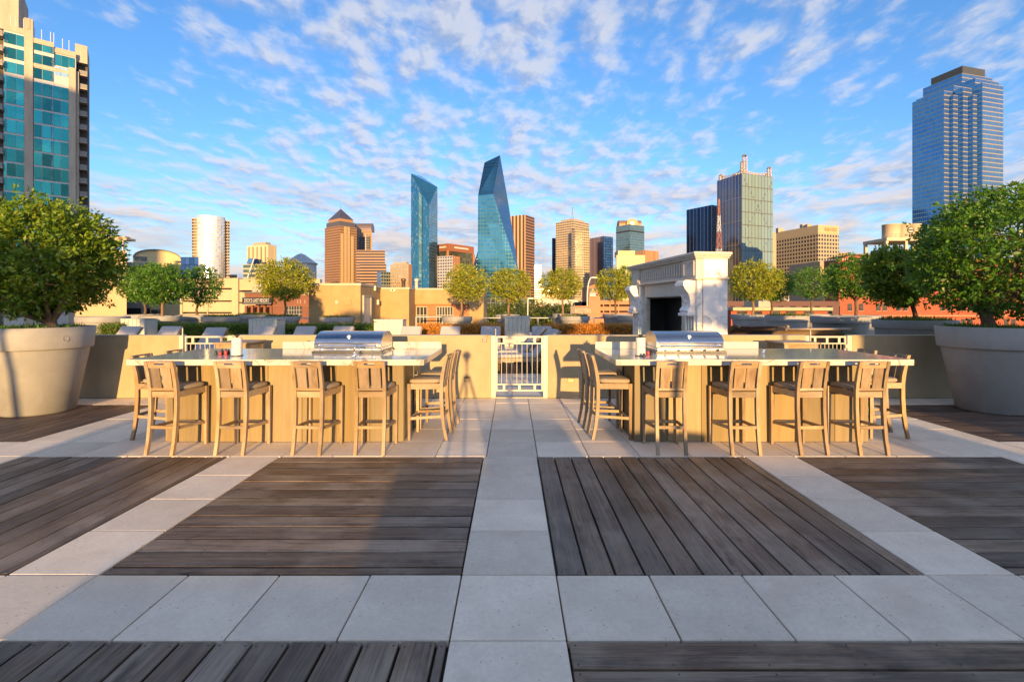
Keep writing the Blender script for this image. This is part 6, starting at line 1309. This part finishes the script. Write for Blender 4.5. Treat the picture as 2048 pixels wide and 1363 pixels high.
def wing_sign():
    Z = 52; c = P(1160.5, 621.5, Z); t = thing('restaurant_sign', 'orange framed rooftop sign board with large pale letters', 'sign', (c.x, Z, GZ))
    w, h = 19.5 * Z / F, 10 * Z / F; zc = c.z - GZ
    MB().box(-w, w, 0, 0.5, zc - h, zc + h).build('sign_box', plain('sign_grey', (0.26, 0.22, 0.18), 0.7), t)
    om = plain('sign_orange', (0.62, 0.16, 0.03), 0.5)
    x0 = -w + 0.55
    for (a, b, e, f) in ((x0, w, h - 0.07, h), (x0, w, -h, -h + 0.07), (x0, x0 + 0.07, -h + 0.071, h - 0.071), (w - 0.07, w, -h + 0.071, h - 0.071)): MB().box(a, b, -0.06, -0.002, zc + e, zc + f).build('frame_bar', om, t)
    text_mesh('HOOTERS', 0.72, om, 'lettering_edge', t, ((x0 + w) / 2, -0.03, zc - 0.02), depth=0.01, sx=0.545); text_mesh('HOOTERS', 0.66, plain('sign_cream', (0.75, 0.55, 0.42), 0.6), 'lettering', t, ((x0 + w) / 2, -0.06, zc - 0.015), depth=0.01, sx=0.575)
    for s in (-1, 1): MB().box(s * w * 0.7 - 0.1, s * w * 0.7 + 0.1, 0.15, 0.35, 0, zc - h - 0.001).build('sign_post', roofgrey, t)
wing_sign()
building('white_shed', 'white low hall behind the central street trees', 'building', front_pts(1085, 1172, 150, 15), 599, plain('shed_white', (0.60, 0.56, 0.50), 0.7), 150)
building('pink_row', 'long pink brick row behind the street trees', 'building', front_pts(1062, 1120, 110, 8), 612, facade('pink_row', (0.56, 0.27, 0.17), (0.12, 0.08, 0.07), 3.2, 3.5, 0.35, 0.4), 110)
building('mottled_block', 'mottled pink and cream block below the beige antenna tower', 'building', front_pts(1082, 1118, 300, 20), 574, facade('mottled', (0.54, 0.38, 0.26), (0.30, 0.17, 0.12), 3.2, 3.4, 0.45, 0.5), 300)
building('dark_podium', 'dark glass podium at the foot of the prism tower', 'building', front_pts(925, 1062, 300, 25), 596, facade('podium', (0.16, 0.17, 0.16), (0.03, 0.045, 0.05), 3, 3, 0.85, 0.85, 0.1, 0.5), 300)
for i, (a, b, yt, Z, c_) in enumerate(((445, 474, 549, 560, (0.56, 0.38, 0.20)), (1676, 1700, 505, 500, (0.40, 0.30, 0.18)), (600, 650, 590, 600, (0.4, 0.33, 0.26)), (1318, 1372, 560, 600, (0.42, 0.30, 0.22)), (1560, 1640, 560, 300, (0.46, 0.36, 0.26)), (540, 562, 548, 480, (0.20, 0.22, 0.25)), (1540, 1600, 596, 160, (0.42, 0.40, 0.40)))):
    building('low_block', ('small arched tan block at the foot of the silver tower', 'low tan rooftop cluster right of the hotel', 'low grey block peeping beside the pavilion roof', 'low brown block hidden behind the fireplace', 'low tan block at the foot of the hotel', 'grey slab left of the drum hall', 'grey shed roof seen under the dark trees')[i], 'building', front_pts(a, b, Z, 20), yt, facade('low_%d' % i, c_, tuple(x * 0.35 for x in c_), 3.4, 3.4, 0.45, 0.5), Z, group='low distant blocks')
# ---- street trees and lamp
for i, (px, Z, r, yt) in enumerate(((988, 85, 3.2, 613), (1003, 100, 3.6, 610), (1026, 92, 4.0, 601), (1052, 96, 4.6, 595), (1080, 105, 4.2, 606), (1106, 98, 3.8, 608), (1134, 90, 3.4, 607), (1156, 95, 3.0, 606))):
    zt = PZ(yt, Z); x = PX(px, Z); tree('street_tree', ('small street tree at left end of the row beyond the roof edge', 'second street tree from the left beyond the roof edge', 'third street tree from the left, under the central potted tree', 'tallest street tree, just right of the central cabinet', 'fifth street tree from the left beyond the roof edge', 'street tree left of the forked potted tree', 'street tree behind the forked potted tree', 'street tree at the right end, beside the orange framed sign')[i], (x, Z, GZ), (x, Z, zt - r * 1.6), (x, Z, zt - r), (r * 1.25, r * 1.1, r), 420, 6, 0.55, MT['shade_tree'], MT['bark_dark'], 'street trees beyond the roof edge', r0=0.25, limbs=5, shell=0.4)
def lamp(px, pyb, pyt, Z, arm, lb):
    t = thing('street_lamp', lb, 'street lamp', (PX(px, Z), Z, GZ)); zt = PZ(pyt, Z) - GZ; s = Z / F
    path = [(0, 0, 0), (0, 0, zt * 0.86)] + [(arm * s * (1 - math.cos(R(a))), 0, zt * 0.86 + zt * 0.14 * math.sin(R(a))) for a in range(15, 91, 15)]
    MB().tube(path, 0.11, 6).build('lamp_post', white_fr, t); MB().box(arm * s, arm * s + 0.9, -0.2, 0.2, zt - 0.14, zt + 0.06, c=0.04).build('lamp_head', MT['rail'], t)
lamp(1174.5, 640, 554.5, 70, 9, 'tall curved street lamp left of the orange parking deck')
lamp(1055.5, 640, 596, 75, 0.5, 'thin white street pole among the street trees')
# ---------------------------------------------------------------- the part of the terrace behind the camera: what throws the long shadows
wall('terrace_wall', 'low beige stucco wall behind the photographer, right of the rear opening', -0.16, 8.3, -6.35, -6.15, 1.20)
wall('terrace_wall', 'low beige stucco upstand closing the rear opening behind the photographer', -1.9, -0.17, -6.35, -6.15, 0.99)
wall('terrace_wall', 'low beige stucco kerb behind the photographer at left', -14.0, -1.91, -6.35, -6.15, 0.62)
def rear_pot(x, y, lb, tl, r=1.25, mat='leaf_a', h=1.2, zc=3.35, hz=0.62):
    planter(lb, x, y, 0.60, 0.40, h, 0.30, grp_p)
    tree('potted_tree', tl, (x, y, h - 0.06), (x, y, zc - hz + 0.1), (x, y, zc), (r, r, hz), 850, 7, 0.12, MT[mat], MT['bark'], 'trees behind the camera', r0=0.055, limbs=6, flat=0.9)
for i, (x, y, zc) in enumerate(((-9.2, -4.4, 3.4), (-6.7, -4.6, 3.3), (-4.3, -4.2, 3.35), (1.2, -4.3, 3.3), (2.95, -4.5, 3.35), (6.45, -4.3, 3.3))):
    w = ('far left', 'left', 'inner left', 'inner right', 'right', 'far right')[i]
    rear_pot(x, y, 'concrete pot behind the camera at %s' % w, 'clipped tree behind the camera at %s' % w, 1.30, 'leaf_a', 1.2, zc)
b = thing('stair_bulkhead', 'stucco stair bulkhead behind the camera at right', 'building', (12.4, -8.0, 0))
MB().box(-3.9, 5.0, -2.5, 1.4, 0.0, 3.25, c=0.02).build('wall_body', MT['stucco'], b); MB().box(-3.95, 5.05, -2.55, 1.45, 3.251, 3.35, c=0.01).build('parapet_cap', MT['cap'], b)
nm = facade('rear_tower', (0.40, 0.33, 0.25), (0.05, 0.08, 0.09), 4.0, 3.4, 0.6, 0.6)
nb = thing('neighbour_tower', 'tall apartment tower behind the camera at left', 'tower', (-118, -112, 0)); MB().prism([(-44, -14), (44, -14), (44, 14), (-44, 14)], GZ, 79).build('facade', [nm], nb)
def tripod():
    t = thing('camera_tripod', 'photographer tripod with camera, standing just behind the viewpoint', 'tripod', (0.0, -0.16, 0.0)); m = MT['black']
    for k in range(3):
        a = R(90 + 120 * k + 180); MB().bar((0.05 * math.cos(a), 0.05 * math.sin(a), H - 0.42), (0.46 * math.cos(a), 0.46 * math.sin(a), 0.0), 0.045, 0.045, w2=0.03, d2=0.03).build('leg', m, t)
    MB().tube([(0, 0, H - 0.75), (0, 0, H - 0.13)], 0.018, 8).build('centre_column', m, t); MB().lathe([(0.0, H - 0.46), (0.06, H - 0.45), (0.06, H - 0.38), (0.0, H - 0.37)], 12).build('shoulder', m, t)
    MB().lathe([(0.0, H - 0.14), (0.035, H - 0.13), (0.04, H - 0.09), (0.03, H - 0.065), (0, H - 0.062)], 12).build('ball_head', m, t)
    MB().box(-0.075, 0.075, -0.05, 0.03, H - 0.06, H + 0.045, c=0.01).build('camera_body', m, t); MB().box(-0.03, 0.03, -0.04, 0.02, H + 0.046, H + 0.08, c=0.006).build('viewfinder_hump', m, t)
    MB().tube([(0, 0.031, H), (0, 0.10, H)], 0.04, 16).build('lens', m, t)
tripod()
